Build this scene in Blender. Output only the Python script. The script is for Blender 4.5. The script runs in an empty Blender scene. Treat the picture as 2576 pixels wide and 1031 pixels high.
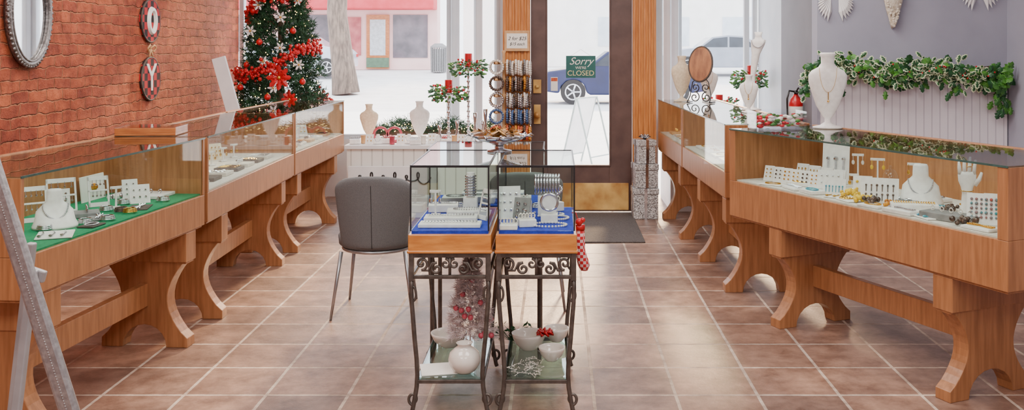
import bpy, math, random
from mathutils import Vector, Matrix
R=random.Random(7)
COL=bpy.context.scene.collection
pi=math.pi
# ---------------------------------------------------------------- materials
def lin(c):
    return tuple(((x/255)/12.92 if x/255<=.04045 else ((x/255+.055)/1.055)**2.4) for x in c)+(1,)
def mat(name,c1,c2=None,scale=8,rough=.5,metal=0,bump=0,emis=0,st=(1,1,1),spec=.5,coat=0):
    m=bpy.data.materials.new(name);m.use_nodes=True
    n=m.node_tree.nodes;l=m.node_tree.links;b=n['Principled BSDF']
    if c2 is None: c2=tuple(x*.88 for x in c1)
    tc=n.new('ShaderNodeTexCoord');mp=n.new('ShaderNodeMapping');mp.inputs['Scale'].default_value=st
    l.new(tc.outputs['Object'],mp.inputs[0])
    no=n.new('ShaderNodeTexNoise');no.inputs['Scale'].default_value=scale;no.inputs['Detail'].default_value=5
    l.new(mp.outputs[0],no.inputs[0])
    cr=n.new('ShaderNodeValToRGB');cr.color_ramp.elements[0].position=.35;cr.color_ramp.elements[1].position=.65
    cr.color_ramp.elements[0].color=lin(c2);cr.color_ramp.elements[1].color=lin(c1)
    l.new(no.outputs[0],cr.inputs[0]);l.new(cr.outputs[0],b.inputs['Base Color'])
    b.inputs['Roughness'].default_value=rough;b.inputs['Metallic'].default_value=metal
    b.inputs['Specular IOR Level'].default_value=spec;b.inputs['Coat Weight'].default_value=coat
    if emis: 
        l.new(cr.outputs[0],b.inputs['Emission Color']);b.inputs['Emission Strength'].default_value=emis
    if bump:
        bp=n.new('ShaderNodeBump');bp.inputs['Strength'].default_value=bump;bp.inputs['Distance'].default_value=.01
        l.new(no.outputs[0],bp.inputs['Height']);l.new(bp.outputs[0],b.inputs['Normal'])
    return m
def glassmat(name,tint=(250,255,252),f0=.02,amp=.9,rough=0.0):
    m=bpy.data.materials.new(name);m.use_nodes=True
    n=m.node_tree.nodes;l=m.node_tree.links;n.remove(n['Principled BSDF'])
    t=n.new('ShaderNodeBsdfTransparent');t.inputs[0].default_value=lin(tint)
    g=n.new('ShaderNodeBsdfGlossy');g.inputs['Roughness'].default_value=rough
    f=n.new('ShaderNodeLayerWeight');f.inputs[0].default_value=.5
    pw=n.new('ShaderNodeMath');pw.operation='POWER';pw.inputs[1].default_value=5;l.new(f.outputs['Facing'],pw.inputs[0])
    ma=n.new('ShaderNodeMath');ma.operation='MULTIPLY_ADD';ma.inputs[1].default_value=amp;ma.inputs[2].default_value=f0;ma.use_clamp=True
    l.new(pw.outputs[0],ma.inputs[0])
    x=n.new('ShaderNodeMixShader');l.new(ma.outputs[0],x.inputs[0])
    l.new(t.outputs[0],x.inputs[1]);l.new(g.outputs[0],x.inputs[2]);l.new(x.outputs[0],n['Material Output'].inputs[0])
    return m
def brickmat(name,cols,mortar,bw,rh,ms,axes,offset=.5,rough=.8,bump=.8,dist=.0,bd=.02,loc=(0,0,0),spec=.5,nscale=6,smooth=.1,n2s=14,big=None):
    m=bpy.data.materials.new(name);m.use_nodes=True
    n=m.node_tree.nodes;l=m.node_tree.links;b=n['Principled BSDF']
    tc=n.new('ShaderNodeTexCoord');sp=n.new('ShaderNodeSeparateXYZ');cb=n.new('ShaderNodeCombineXYZ')
    l.new(tc.outputs['Object'],sp.inputs[0]);l.new(sp.outputs[axes[0]],cb.inputs[0]);l.new(sp.outputs[axes[1]],cb.inputs[1])
    nd=n.new('ShaderNodeTexNoise');nd.inputs['Scale'].default_value=nscale;nd.inputs['Detail'].default_value=4
    l.new(cb.outputs[0],nd.inputs[0])
    su=n.new('ShaderNodeVectorMath');su.operation='SUBTRACT';su.inputs[1].default_value=(.5,.5,.5);l.new(nd.outputs['Color'],su.inputs[0])
    sc=n.new('ShaderNodeVectorMath');sc.operation='SCALE';sc.inputs['Scale'].default_value=dist;l.new(su.outputs[0],sc.inputs[0])
    ad=n.new('ShaderNodeVectorMath');l.new(cb.outputs[0],ad.inputs[0]);l.new(sc.outputs[0],ad.inputs[1])
    a2=n.new('ShaderNodeVectorMath');a2.inputs[1].default_value=loc;l.new(ad.outputs[0],a2.inputs[0])
    br=n.new('ShaderNodeTexBrick');br.offset=offset;br.inputs['Scale'].default_value=1
    br.inputs['Brick Width'].default_value=bw;br.inputs['Row Height'].default_value=rh
    br.inputs['Mortar Size'].default_value=ms;br.inputs['Mortar Smooth'].default_value=smooth
    br.inputs['Color1'].default_value=lin(cols[0]);br.inputs['Color2'].default_value=lin(cols[1]);br.inputs['Mortar'].default_value=lin(mortar)
    l.new(a2.outputs[0],br.inputs[0])
    n2=n.new('ShaderNodeTexNoise');n2.inputs['Scale'].default_value=n2s;n2.inputs['Detail'].default_value=9;n2.inputs['Roughness'].default_value=.7
    l.new(cb.outputs[0],n2.inputs[0])
    cr=n.new('ShaderNodeValToRGB');cr.color_ramp.elements[0].position=.35;cr.color_ramp.elements[1].position=.65
    cr.color_ramp.elements[0].color=lin(cols[2]);cr.color_ramp.elements[1].color=lin(cols[3]);l.new(n2.outputs[0],cr.inputs[0])
    mx=n.new('ShaderNodeMix');mx.data_type='RGBA';mx.blend_type='MULTIPLY';mx.inputs[0].default_value=1
    l.new(br.outputs['Color'],mx.inputs[6]);l.new(cr.outputs[0],mx.inputs[7])
    out=mx.outputs[2]
    if big:
        n3=n.new('ShaderNodeTexNoise');n3.inputs['Scale'].default_value=big[0];n3.inputs['Detail'].default_value=3;l.new(cb.outputs[0],n3.inputs[0])
        c3=n.new('ShaderNodeValToRGB');c3.color_ramp.elements[0].position=.4;c3.color_ramp.elements[1].position=.6
        c3.color_ramp.elements[0].color=lin(big[1]);c3.color_ramp.elements[1].color=lin(big[2]);l.new(n3.outputs[0],c3.inputs[0])
        m3=n.new('ShaderNodeMix');m3.data_type='RGBA';m3.blend_type='MULTIPLY';m3.inputs[0].default_value=1
        l.new(out,m3.inputs[6]);l.new(c3.outputs[0],m3.inputs[7]);out=m3.outputs[2]
    l.new(out,b.inputs['Base Color'])
    inv=n.new('ShaderNodeMath');inv.operation='MULTIPLY_ADD';inv.inputs[1].default_value=-1;inv.inputs[2].default_value=1;l.new(br.outputs['Fac'],inv.inputs[0])
    h=n.new('ShaderNodeMath');h.operation='MULTIPLY_ADD';h.inputs[1].default_value=.8;l.new(n2.outputs[0],h.inputs[0]);l.new(inv.outputs[0],h.inputs[2])
    bp=n.new('ShaderNodeBump');bp.inputs['Strength'].default_value=bump;bp.inputs['Distance'].default_value=bd
    l.new(h.outputs[0],bp.inputs['Height']);l.new(bp.outputs[0],b.inputs['Normal'])
    b.inputs['Specular IOR Level'].default_value=spec
    rr=n.new('ShaderNodeMath');rr.operation='MULTIPLY_ADD';rr.inputs[1].default_value=.45;rr.inputs[2].default_value=rough;rr.use_clamp=True
    l.new(br.outputs['Fac'],rr.inputs[0]);l.new(rr.outputs[0],b.inputs['Roughness'])
    return m
def stripemat(name,c1,c2,axis,period,rough=.5,width=.12,bump=.6):
    m=bpy.data.materials.new(name);m.use_nodes=True
    n=m.node_tree.nodes;l=m.node_tree.links;b=n['Principled BSDF']
    tc=n.new('ShaderNodeTexCoord');sp=n.new('ShaderNodeSeparateXYZ');l.new(tc.outputs['Object'],sp.inputs[0])
    d=n.new('ShaderNodeMath');d.operation='DIVIDE';d.inputs[1].default_value=period;l.new(sp.outputs[axis],d.inputs[0])
    f=n.new('ShaderNodeMath');f.operation='FRACT';l.new(d.outputs[0],f.inputs[0])
    g=n.new('ShaderNodeMath');g.operation='LESS_THAN';g.inputs[1].default_value=width;l.new(f.outputs[0],g.inputs[0])
    mx=n.new('ShaderNodeMix');mx.data_type='RGBA';mx.inputs[6].default_value=lin(c1);mx.inputs[7].default_value=lin(c2)
    l.new(g.outputs[0],mx.inputs[0]);l.new(mx.outputs[2],b.inputs['Base Color'])
    iv=n.new('ShaderNodeMath');iv.operation='SUBTRACT';iv.inputs[0].default_value=1;l.new(g.outputs[0],iv.inputs[1])
    bp=n.new('ShaderNodeBump');bp.inputs['Strength'].default_value=bump;bp.inputs['Distance'].default_value=.004
    l.new(iv.outputs[0],bp.inputs['Height']);l.new(bp.outputs[0],b.inputs['Normal'])
    b.inputs['Roughness'].default_value=rough
    return m
def checkmat(name,c1,c2,period):
    m=bpy.data.materials.new(name);m.use_nodes=True
    n=m.node_tree.nodes;l=m.node_tree.links;b=n['Principled BSDF']
    tc=n.new('ShaderNodeTexCoord');ck=n.new('ShaderNodeTexChecker');ck.inputs['Scale'].default_value=1/period
    ck.inputs[1].default_value=lin(c1);ck.inputs[2].default_value=lin(c2)
    ma=n.new('ShaderNodeMapping');ma.inputs['Location'].default_value=(.013,.013,.013)
    l.new(tc.outputs['Object'],ma.inputs[0]);l.new(ma.outputs[0],ck.inputs[0]);l.new(ck.outputs[0],b.inputs['Base Color']);b.inputs['Roughness'].default_value=.8
    return m
BRICK=brickmat('old_red_brick',[(214,116,72),(176,84,54),(182,160,146),(255,252,250)],(220,150,110),.19,.07,.006,(1,2),rough=.85,bump=.9,dist=.055,bd=.036,nscale=9,smooth=.8,n2s=10,big=(2.5,(232,216,210),(255,250,245)))
TILE=brickmat('ceramic_floor_tile',[(190,154,134),(150,124,112),(178,166,160),(255,252,248)],(230,216,202),.342,.342,.0075,(0,1),offset=0,rough=.4,bump=.55,dist=.005,bd=.008,loc=(-.155+.342*10,.12,0),spec=.45,nscale=4,n2s=8,big=(1.6,(212,206,206),(255,248,242)))
WOOD=mat('oak_laminate',(178,122,80),(152,100,62),5,rough=.42,st=(11,11,.9),bump=.04,coat=.1)
WOODIN=mat('oak_interior',(188,130,86),(164,108,68),5,rough=.5,st=(11,11,.9))
HONEY=mat('honey_wood',(212,140,64),(186,112,46),6,rough=.35,st=(2,10,10),coat=.3)
COLWOOD=mat('golden_oak_column',(208,138,74),(180,110,54),6,rough=.4,st=(12,12,1))
DOORM=mat('dark_brown_paint',(100,76,70),(84,62,58),8,rough=.4)
BRASS=mat('aged_brass',(238,198,120),(176,120,60),5,rough=.5,metal=.3,bump=.05)
GOLD=mat('gold_metal',(240,196,100),(210,160,70),20,rough=.2,metal=1)
SILV=mat('silver_metal',(225,225,228),(190,190,196),20,rough=.18,metal=1)
CHROME=mat('brushed_steel_leg',(176,176,180),(156,156,160),20,rough=.35,metal=.8)
IRON=mat('bronzed_iron',(104,95,89),(80,72,67),30,rough=.42,metal=.55)
WHITE=mat('white_paint',(238,236,236),(226,224,226),5,rough=.55)
LEATH=mat('white_leatherette',(244,240,236),(232,226,222),40,rough=.45,bump=.05)
CREAM=mat('cream_linen',(232,214,186),(214,194,164),60,rough=.8,bump=.15)
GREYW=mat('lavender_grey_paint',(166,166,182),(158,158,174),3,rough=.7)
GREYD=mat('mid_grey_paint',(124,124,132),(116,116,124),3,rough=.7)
FRAME=mat('pale_blue_grey_frame',(206,214,222),(194,204,214),4,rough=.5)
BEAD=stripemat('beadboard',(242,236,242),(206,198,208),0,.06)
GREEN=mat('green_felt',(8,142,92),(4,122,78),90,rough=.95,bump=.1)
BLUE=mat('royal_blue_velvet',(30,58,184),(20,42,150),60,rough=.9,bump=.1)
TAUPE=mat('taupe_lining',(220,212,202),(206,198,188),40,rough=.9)
GFAB=mat('charcoal_upholstery',(110,110,112),(96,96,98),260,rough=.85,bump=.2)
BLACK=mat('black_trim',(34,32,34),(24,22,24),20,rough=.3)
DARK=mat('dark_tray',(84,70,62),(60,50,44),30,rough=.6)
GREYT=mat('grey_tray',(140,138,138),(120,118,118),30,rough=.6)
RED=mat('bright_red',(206,24,34),(170,12,22),20,rough=.28)
REDC=mat('red_candle_wax',(200,20,30),(180,14,24),20,rough=.4)
PINK=mat('pink_ornament',(200,84,100),(160,56,72),30,rough=.25)
NEED=mat('fir_needles',(42,88,52),(18,50,30),14,rough=.6)
BARK=mat('bark',(110,90,78),(80,64,56),12,rough=.9,bump=.8)
TRUNK=mat('street_tree_bark',(134,116,104),(92,80,72),5,rough=.9,bump=1,st=(3,3,.6))
LEAFG=mat('ivy_green',(84,146,48),(40,94,32),18,rough=.4)
LEAFD=mat('holly_dark_green',(44,98,50),(22,66,36),18,rough=.4)
LEAFW=mat('variegated_cream',(222,230,196),(194,210,162),18,rough=.5)
TINS=mat('silver_tinsel',(240,226,224),(206,190,190),60,rough=.5)
MIRR=mat('mirror_silver',(235,238,240),(230,233,236),3,rough=.02,metal=1)
PEWT=mat('pewter_frame',(150,144,142),(112,106,104),60,rough=.35,metal=.8,bump=.5)
SFRAME=mat('embossed_silver_frame',(172,168,168),(148,144,144),90,rough=.4,metal=.6,bump=.12)
GREYWD=mat('grey_easel_wood',(176,174,176),(150,148,150),8,rough=.45,metal=.3)
CERAM=mat('white_ceramic',(238,230,220),(226,216,206),6,rough=.15,coat=.4)
MAT=mat('charcoal_doormat',(92,84,82),(66,60,58),120,rough=.95,bump=.6)
GLIT=mat('silver_glitter',(240,236,234),(110,106,106),110,rough=.3,metal=.4,bump=.8)
SIGNG=mat('teal_sign',(46,104,98),(38,92,88),8,rough=.4)
PAPER=mat('paper',(248,244,236),(240,236,228),8,rough=.7)
TAN=mat('tan_frame',(214,168,120),(194,146,98),20,rough=.6)
AMBER=mat('amber_stone',(220,150,40),(150,80,20),40,rough=.15)
TURQ=mat('turquoise_beads',(70,170,180),(40,110,150),60,rough=.2)
BBLUE=mat('blue_beads',(84,116,164),(50,66,110),60,rough=.25)
ORNG=mat('orange_beads',(220,110,60),(170,60,50),60,rough=.25)
BRNB=mat('brown_black_beads',(110,86,74),(50,42,40),60,rough=.25)
YEL=mat('yellow_flower',(240,206,50),(220,170,30),30,rough=.5)
PEARL=mat('pearl',(238,230,220),(220,210,200),30,rough=.12,coat=.5)
MIXB=mat('mixed_stone_beads',(196,90,80),(60,150,160),30,rough=.2)
GLASS=glassmat('case_glass',(250,254,252),.012,.6)
TOPGL=glassmat('case_top_glass',(240,247,246),.07,.95)
WGLASS=glassmat('window_glass',(252,253,255),.01,.5)
ACRYL=glassmat('clear_acrylic',(252,253,255),.04,.8)
SHELFG=glassmat('green_shelf_glass',(205,228,222),.1,.9)
LIT=mat('warm_fairy_light',(255,220,140),(255,210,120),5,emis=9)
EDGE=mat('glass_edge',(70,96,90),(54,76,72),20,rough=.2)
ROBIN=mat('natural_wood_box',(196,120,60),(166,92,42),9,rough=.4,st=(1,6,6),coat=.3)
# ---------------------------------------------------------------- mesh builder
class M:
    def __init__(s): s.v=[];s.f=[];s.mi=[];s.m=0;s.T=Matrix()
    def add(s,vs,fs):
        o=len(s.v);s.v+=[s.T@Vector(v) for v in vs]
        for f in fs: s.f.append([i+o for i in f]);s.mi.append(s.m)
        return s
    def box(s,x0,x1,y0,y1,z0,z1):
        return s.add([(x0,y0,z0),(x1,y0,z0),(x1,y1,z0),(x0,y1,z0),(x0,y0,z1),(x1,y0,z1),(x1,y1,z1),(x0,y1,z1)],
          [(0,3,2,1),(4,5,6,7),(0,1,5,4),(1,2,6,5),(2,3,7,6),(3,0,4,7)])
    def loft(s,secs,n=16,cap=True):
        vs=[];fs=[]
        for q in secs:
            z,rx,ry=q[:3];cx=q[3] if len(q)>3 else 0;cy=q[4] if len(q)>4 else 0
            for i in range(n):
                a=2*pi*i/n;vs.append((cx+rx*math.cos(a),cy+ry*math.sin(a),z))
        for k in range(len(secs)-1):
            for i in range(n):
                j=(i+1)%n;fs.append((k*n+i,k*n+j,(k+1)*n+j,(k+1)*n+i))
        if cap: fs.append(tuple(range(n))[::-1]);fs.append(tuple((len(secs)-1)*n+i for i in range(n)))
        return s.add(vs,fs)
    def lathe(s,prof,c=(0,0,0),n=20):
        return s.loft([(c[2]+z,max(r,.0003),max(r,.0003),c[0],c[1]) for r,z in prof],n)
    def ball(s,c,r,sc=(1,1,1),nu=10,nv=6):
        return s.loft([(c[2]-r*sc[2]*math.cos(pi*(k+.02)/(nv+.04)),r*sc[0]*math.sin(pi*(k+.02)/(nv+.04)),r*sc[1]*math.sin(pi*(k+.02)/(nv+.04)),c[0],c[1]) for k in range(nv+1)],nu)
    def tube(s,pts,r,n=8,closed=False):
        P=[Vector(p) for p in pts];N=len(P);rs=r if isinstance(r,(list,tuple)) else [r]*N
        vs=[];fs=[];up=None
        for i in range(N):
            if closed: t=P[(i+1)%N]-P[i-1]
            else: t=P[min(i+1,N-1)]-P[max(i-1,0)]
            if t.length<1e-9: t=Vector((0,0,1))
            t.normalize()
            if up is None:
                up=Vector((0,0,1)) if abs(t.z)<.9 else Vector((0,1,0))
            up=(up-t*up.dot(t))
            if up.length<1e-6: up=t.orthogonal()
            up.normalize();w=t.cross(up)
            for k in range(n):
                a=2*pi*k/n;vs.append(P[i]+(up*math.cos(a)+w*math.sin(a))*rs[i])
        m=N if closed else N-1
        for i in range(m):
            j=(i+1)%N
            for k in range(n):
                q=(k+1)%n;fs.append((i*n+k,i*n+q,j*n+q,j*n+k))
        if not closed: fs.append(tuple(range(n))[::-1]);fs.append(tuple((N-1)*n+i for i in range(n)))
        return s.add(vs,fs)
    def ring(s,c,R_,r,ax='z',n=24,k=6,sc=(1,1)):
        pts=[]
        for i in range(n):
            a=2*pi*i/n;u=R_*sc[0]*math.cos(a);w=R_*sc[1]*math.sin(a)
            d={'z':(u,w,0),'x':(0,u,w),'y':(u,0,w)}[ax]
            pts.append((c[0]+d[0],c[1]+d[1],c[2]+d[2]))
        return s.tube(pts,r,k,True)
    def beads(s,pts,r):
        for p in pts: s.ball(p,r,nu=6,nv=4)
        return s
    def prism(s,poly,ax,a,b):
        def mk(u,w,t): return {'x':(t,u,w),'y':(u,t,w),'z':(u,w,t)}[ax]
        n=len(poly);vs=[mk(u,w,a) for u,w in poly]+[mk(u,w,b) for u,w in poly]
        fs=[tuple(range(n)),tuple(range(2*n-1,n-1,-1))]+[(i,n+i,n+(i+1)%n,(i+1)%n)[::-1] for i in range(n)]
        return s.add(vs,fs)
    def obj(s,name,mats,parent=None,smooth=False,bev=0,label=None,cat=None,kind=None,group=None,loc=None,rot=None,sub=0,solid=0):
        me=bpy.data.meshes.new(name);me.from_pydata([tuple(v) for v in s.v],[],s.f)
        if not isinstance(mats,(list,tuple)): mats=[mats]
        for m in mats: me.materials.append(m)
        for p,i in zip(me.polygons,s.mi): p.material_index=i;p.use_smooth=smooth
        me.update()
        import bmesh
        bm=bmesh.new();bm.from_mesh(me);bmesh.ops.recalc_face_normals(bm,faces=bm.faces);bm.to_mesh(me);bm.free()
        o=bpy.data.objects.new(name,me);COL.objects.link(o)
        if parent: o.parent=parent
        if loc: o.location=loc
        if rot: o.rotation_euler=rot
        if solid: md=o.modifiers.new('s','SOLIDIFY');md.thickness=solid;md.offset=0
        if bev: md=o.modifiers.new('b','BEVEL');md.width=bev;md.segments=2;md.limit_method='ANGLE'
        if sub: md=o.modifiers.new('u','SUBSURF');md.levels=sub;md.render_levels=sub
        if label:o['label']=label
        if cat:o['category']=cat
        if kind:o['kind']=kind
        if group:o['group']=group
        return o
def T(name,loc,label,cat,group=None,rz=0,sc=1):
    e=bpy.data.objects.new(name,None);e.empty_display_size=.05;COL.objects.link(e)
    e.location=loc;e.rotation_euler=(0,0,rz);e.scale=(sc,sc,sc);e['label']=label;e['category']=cat
    if group:e['group']=group
    return e
def dup(o,loc,rz=None,label=None,sc=None):
    c=o.copy();COL.objects.link(c);c.location=loc
    if rz is not None:c.rotation_euler=(o.rotation_euler.x,o.rotation_euler.y,rz)
    if sc:c.scale=(sc,sc,sc)
    if label:c['label']=label
    for ch in list(o.children):
        d=ch.copy();COL.objects.link(d);d.parent=c
        for g in list(ch.children):
            e=g.copy();COL.objects.link(e);e.parent=d
    return c
def text(body,size,loc,rot,m,parent,name='lettering',ext=.0008,shear=0,align='CENTER'):
    cu=bpy.data.curves.new(name,'FONT');cu.body=body;cu.size=size;cu.align_x=align;cu.align_y='CENTER';cu.extrude=ext;cu.shear=shear
    t=bpy.data.objects.new('t',cu);COL.objects.link(t)
    dg=bpy.context.evaluated_depsgraph_get();me=bpy.data.meshes.new_from_object(t.evaluated_get(dg))
    bpy.data.objects.remove(t)
    me.materials.clear();me.materials.append(m)
    o=bpy.data.objects.new(name,me);COL.objects.link(o);o.parent=parent;o.location=loc;o.rotation_euler=rot
    return o
def S(m,name,mt,**k): return m.obj(name,mt,kind='structure',**k)
# ---------------------------------------------------------------- camera
cd=bpy.data.cameras.new('camera');cam=bpy.data.objects.new('camera',cd);COL.objects.link(cam)
cam.location=(0,0,1.45);cam.rotation_euler=(pi/2,0,0);cd.sensor_width=36;cd.lens=33.54
cd.shift_x=-.0435;cd.shift_y=-.1535;cd.clip_start=.05;cd.clip_end=300
bpy.context.scene.camera=cam
# ---------------------------------------------------------------- room shell
S(M().box(-3.3,3.6,-2,9.4,-.1,0),'floor',TILE)
S(M().box(-3.3,3.6,-2,9.5,3.2,3.3),'ceiling',WHITE)
S(M().box(-3.3,-3.1,-2,9.3,0,3.2),'wall_left',BRICK)
S(M().box(3.4,3.6,-2,7.2,0,3.2),'wall_right',GREYW)
S(M().box(-3.3,3.6,-2.2,-2,0,3.2),'wall_front',GREYW)
S(M().box(1.967,3.6,7.2,7.35,0,3.2),'wall_back_right',GREYW)
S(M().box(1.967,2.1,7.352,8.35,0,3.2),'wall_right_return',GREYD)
S(M().box(1.967,2.1,8.352,9.3,0,3.2),'trim_1',FRAME)  # pale end of the return wall: side-window light put into its colour
S(M().box(1.99,3.39,7.175,7.198,0,1.23).box(1.985,3.395,7.155,7.198,1.23,1.255),'trim_2',BEAD)
S(M().box(-3.1,-1.03,9.3,9.42,2.75,3.2).box(1.15,1.967,9.3,9.42,2.75,3.2).box(-3.1,-1.03,9.3,9.42,0,.56).box(1.15,1.967,9.3,9.42,0,.56),'wall_back',WHITE)
S(M().box(-.47,.874,8.38,8.5,2.3,3.2),'trim_3',COLWOOD)
def window(n,x0,y0,x1,y1,z0,z1,mull=(),bars=()):
    L=math.hypot(x1-x0,y1-y0);a=math.atan2(y1-y0,x1-x0);m=M();w=.045
    m.box(0,w,-.04,.04,z0,z1).box(L-w,L,-.04,.04,z0,z1).box(w,L-w,-.04,.04,z0,z0+w).box(w,L-w,-.04,.04,z1-w,z1)
    for t in mull: m.box(t-.025,t+.025,-.035,.035,z0+w,z1-w)
    o=S(m,'window_%d'%n,FRAME,loc=(x0,y0,0),rot=(0,0,a),bev=.006)
    M().box(w,L-w,-.003,.003,z0+w,z1-w).obj('pane',WGLASS,parent=o)
window(1,-3.1,9.36,-1.03,9.36,.56,2.75)
window(2,-1.0,9.32,-.50,8.5,.56,2.75,mull=(.52,))
window(3,.90,8.5,1.16,9.32,.56,2.75,mull=(.45,))
window(4,1.18,9.36,1.967,9.36,.56,2.75,mull=(.68,))
S(M().box(-1.03,-.97,9.3,9.4,0,3.2).box(1.13,1.19,9.3,9.4,0,3.2),'trim_4',FRAME)
S(M().box(-.5,-.47,8.5,8.56,0,3.2).box(.875,.905,8.5,8.56,0,3.2),'trim_5',FRAME)
def column(n,x0,x1):
    m=M().box(x0,x1,8.36,8.5,0,3.2)
    k=4;w=(x1-x0)/(k+.6)
    for i in range(k):
        c=x0+w*.8+i*w;m.tube([(c,8.36,.3),(c,8.36,3.2)],w*.28,8)
    m.box(x0-.008,x1+.008,8.335,8.36,0,.28)
    S(m,'trim_%d'%n,COLWOOD,bev=.004)
column(6,-.472,-.232);column(7,.669,.874)
m=M();a,b,c,d=-.227,.664,-.08,.465
m.box(a,c,8.4,8.45,.01,2.3).box(d,b,8.4,8.45,.01,2.3).box(c-.001,d+.001,8.4,8.45,.01,.419).box(c-.001,d+.001,8.4,8.45,2.15,2.3)
m.box(c-.012,c,8.39,8.4,.41,2.15).box(d,d+.012,8.39,8.4,.41,2.15).box(c-.012,d+.012,8.39,8.4,.405,.419)
door=S(m,'door_1',DOORM,bev=.004)
M().box(c,d,8.42,8.428,.419,2.15).obj('pane',WGLASS,parent=door)
M().box(a+.05,b-.03,8.388,8.399,.024,.26).obj('kick_plate',BRASS,parent=door,bev=.002,label='scuffed brass kick plate')
M().box(-.205,-.135,8.385,8.399,1.05,1.17).lathe([(.02,0),(.02,.02)],(-.17,8.38,1.1)).obj('lock_plate',BRASS,parent=door,bev=.002,label='brass lock plate')
M().box(-.2,-.14,8.388,8.399,.78,.95).box(-.178,-.162,8.35,8.39,.85,.87).ball((-.17,8.35,.86),.03).obj('door_handle',BRASS,parent=door,bev=.002,label='brass door knob')
sg=T('closed_sign',(.213,8.385,1.185),'teal rectangular closed sign hanging on the door glass','sign')
M().box(-.13,.13,0,.006,0,.195).obj('sign_board',SIGNG,parent=sg,bev=.002)
text('Sorry',.092,(0,-.002,.145),(pi/2,0,0),PAPER,sg,shear=.4)
text("WE'RE",.034,(0,-.002,.088),(pi/2,0,0),PAPER,sg)
text('CLOSED',.064,(0,-.002,.04),(pi/2,0,0),mat('cream_letters',(250,232,170)),sg,ext=.0014)
M().tube([(-.1,.002,.185),(0,.01,.25),(.1,.002,.185)],.0015,5).obj('string',WHITE,parent=sg)
hs=T('hours_sticker',(-.02,8.41,1.07),'small white and orange hours sticker on the door glass','sticker')
M().box(-.03,.03,0,.01,0,.12).obj('sticker_sheet',PAPER,parent=hs)
M().box(-.028,.028,-.001,0,.085,.115).obj('printed_band',ORNG,parent=hs)
ps=T('price_sign',(-.345,8.325,1.42),'white price card in a tan frame on the oak column','sign')
M().box(-.11,.11,0,.02,0,.18).obj('frame',TAN,parent=ps,bev=.002)
M().box(-.09,.09,-.002,0,.025,.155).obj('card',PAPER,parent=ps)
text('2 for $25',.042,(0,-.003,.11),(pi/2,0,0),BLACK,ps,shear=.3,ext=.0004)
text('$15 each',.036,(0,-.003,.062),(pi/2,0,0),BLACK,ps,shear=.3,ext=.0004)
pl=T('display_platform',(-1.14,8.19,0),'white panelled window display platform beside the entrance','platform')
M().box(-.66,.62,0,1.06,0,.58).obj('body',stripemat('white_panelling',(236,230,224),(200,194,188),0,.09),parent=pl)
M().box(-.68,.64,-.02,1.08,.58,.614).obj('top',WHITE,parent=pl,bev=.004)
pr=T('display_platform',(1.43,8.35,0),'white window display platform behind the showcases','platform')
M().box(-.42,.52,0.1,.9,0,.58).obj('body',WHITE,parent=pr)
M().box(-.42,.52,.08,.9,.58,.614).obj('top',WHITE,parent=pr,bev=.004)
sb=T('script_sign',(-1.42,8.13,.0),'white board with black brush script on the floor','sign')
M().box(-.36,.4,0,.025,0,.44).obj('board',WHITE,parent=sb,bev=.003)
pts=[(-.28+.6*t+.03*math.cos(t*38),-.004,.34+.05*math.sin(t*38)*(1 if int(t*6)%2 else .5)) for t in [i/90 for i in range(91)]]
M().tube(pts,.006,6).obj('script_stroke',BLACK,parent=sb)
M().box(-.15,.66,7.08,8.32,.001,.012).obj('doormat',MAT,label='dark charcoal ribbed doormat in front of the entrance door',cat='doormat',bev=.004)
# ---------------------------------------------------------------- showcases
def showcase(loc,rz,L,label,D=.5,zb=.565,zg=.72,zt=1.0,legs=(.2,1.2),deck=TAUPE,back=WOODIN,end=.02,lg=.42):
    e=T('display_case',(loc[0],loc[1],0),label,'display case',group='oak jewelry showcases',rz=rz)
    b=M().box(0,L,0,D,zb,zg-.005);b.box(.01,L-.01,.01,D-.01,zb-.01,zb)
    b.obj('body',WOOD,parent=e,bev=.003)
    M().box(end,L-end,.015,D-.02,zg-.005,zg+.002).obj('deck_lining',deck,parent=e)
    for x in (0,L-end):
        M().box(x,x+end,0,D,zg-.005,zt-.006).obj('end_panel',WOOD,parent=e,bev=.002)
    if back: M().box(end,L-end,D-.02,D,zg-.005,zt-.006).obj('back_panel',back,parent=e)
    else: 
        M().box(end,L-end,D-.01,D-.005,zg,zt-.02).obj('sliding_back_glass',GLASS,parent=e); 
        M().box(end,L-end,D-.015,D,zt-.03,zt-.006).obj('back_rail',WOOD,parent=e)
    M().box(end,L-end,.004,.009,zg-.004,zt-.006).obj('front_glass',GLASS,parent=e)
    M().box(.0,L,.0,D,zt-.006,zt).obj('glass_top',TOPGL,parent=e)
    M().box(0,L,-.003,.001,zt-.007,zt+.001).obj('glass_edge_trim',EDGE,parent=e)
    M().box(0,L,D-.03,D+.005,zt-.03,zt+.003).obj('rear_rail',WOOD,parent=e,bev=.002)
    y0=.015;W=lg
    P=[(y0,zb-.01),(y0,zb-.16),(y0+.02,zb-.16)]
    zz=zb-.16
    for i in range(1,12):
        t=i/12;P.append((y0+.02+.085*math.sin(pi*min(1,t*1.0))**.9-.02*t,zz-(zz-.045)*t))
    P+= [(y0-.005,.045),(y0-.005,.0),(y0+.1,0)]
    for i in range(1,10):
        a_=pi*i/10;P.append((y0+W/2-(W/2-.1)*math.cos(a_),.11*math.sin(a_)))
    P+=[(y0+W-.1,0)]
    left=P[:3+11+2]
    right=[(2*y0+W-u,w) for u,w in left][::-1]
    arch=P[3+11+2:]
    poly=left+arch+right
    for x in legs:
        M().prism(poly,'x',x-.04,x+.04).box(x-.052,x+.052,y0-.006,y0+W+.006,zb-.15,zb-.01).obj('trestle_leg',WOOD,parent=e,bev=.003)
    if len(legs)>1: M().box(legs[0]+.04,legs[1]-.04,y0+W/2-.02,y0+W/2+.02,.2,.31).obj('stretcher',WOOD,parent=e,bev=.003)
    return e
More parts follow.
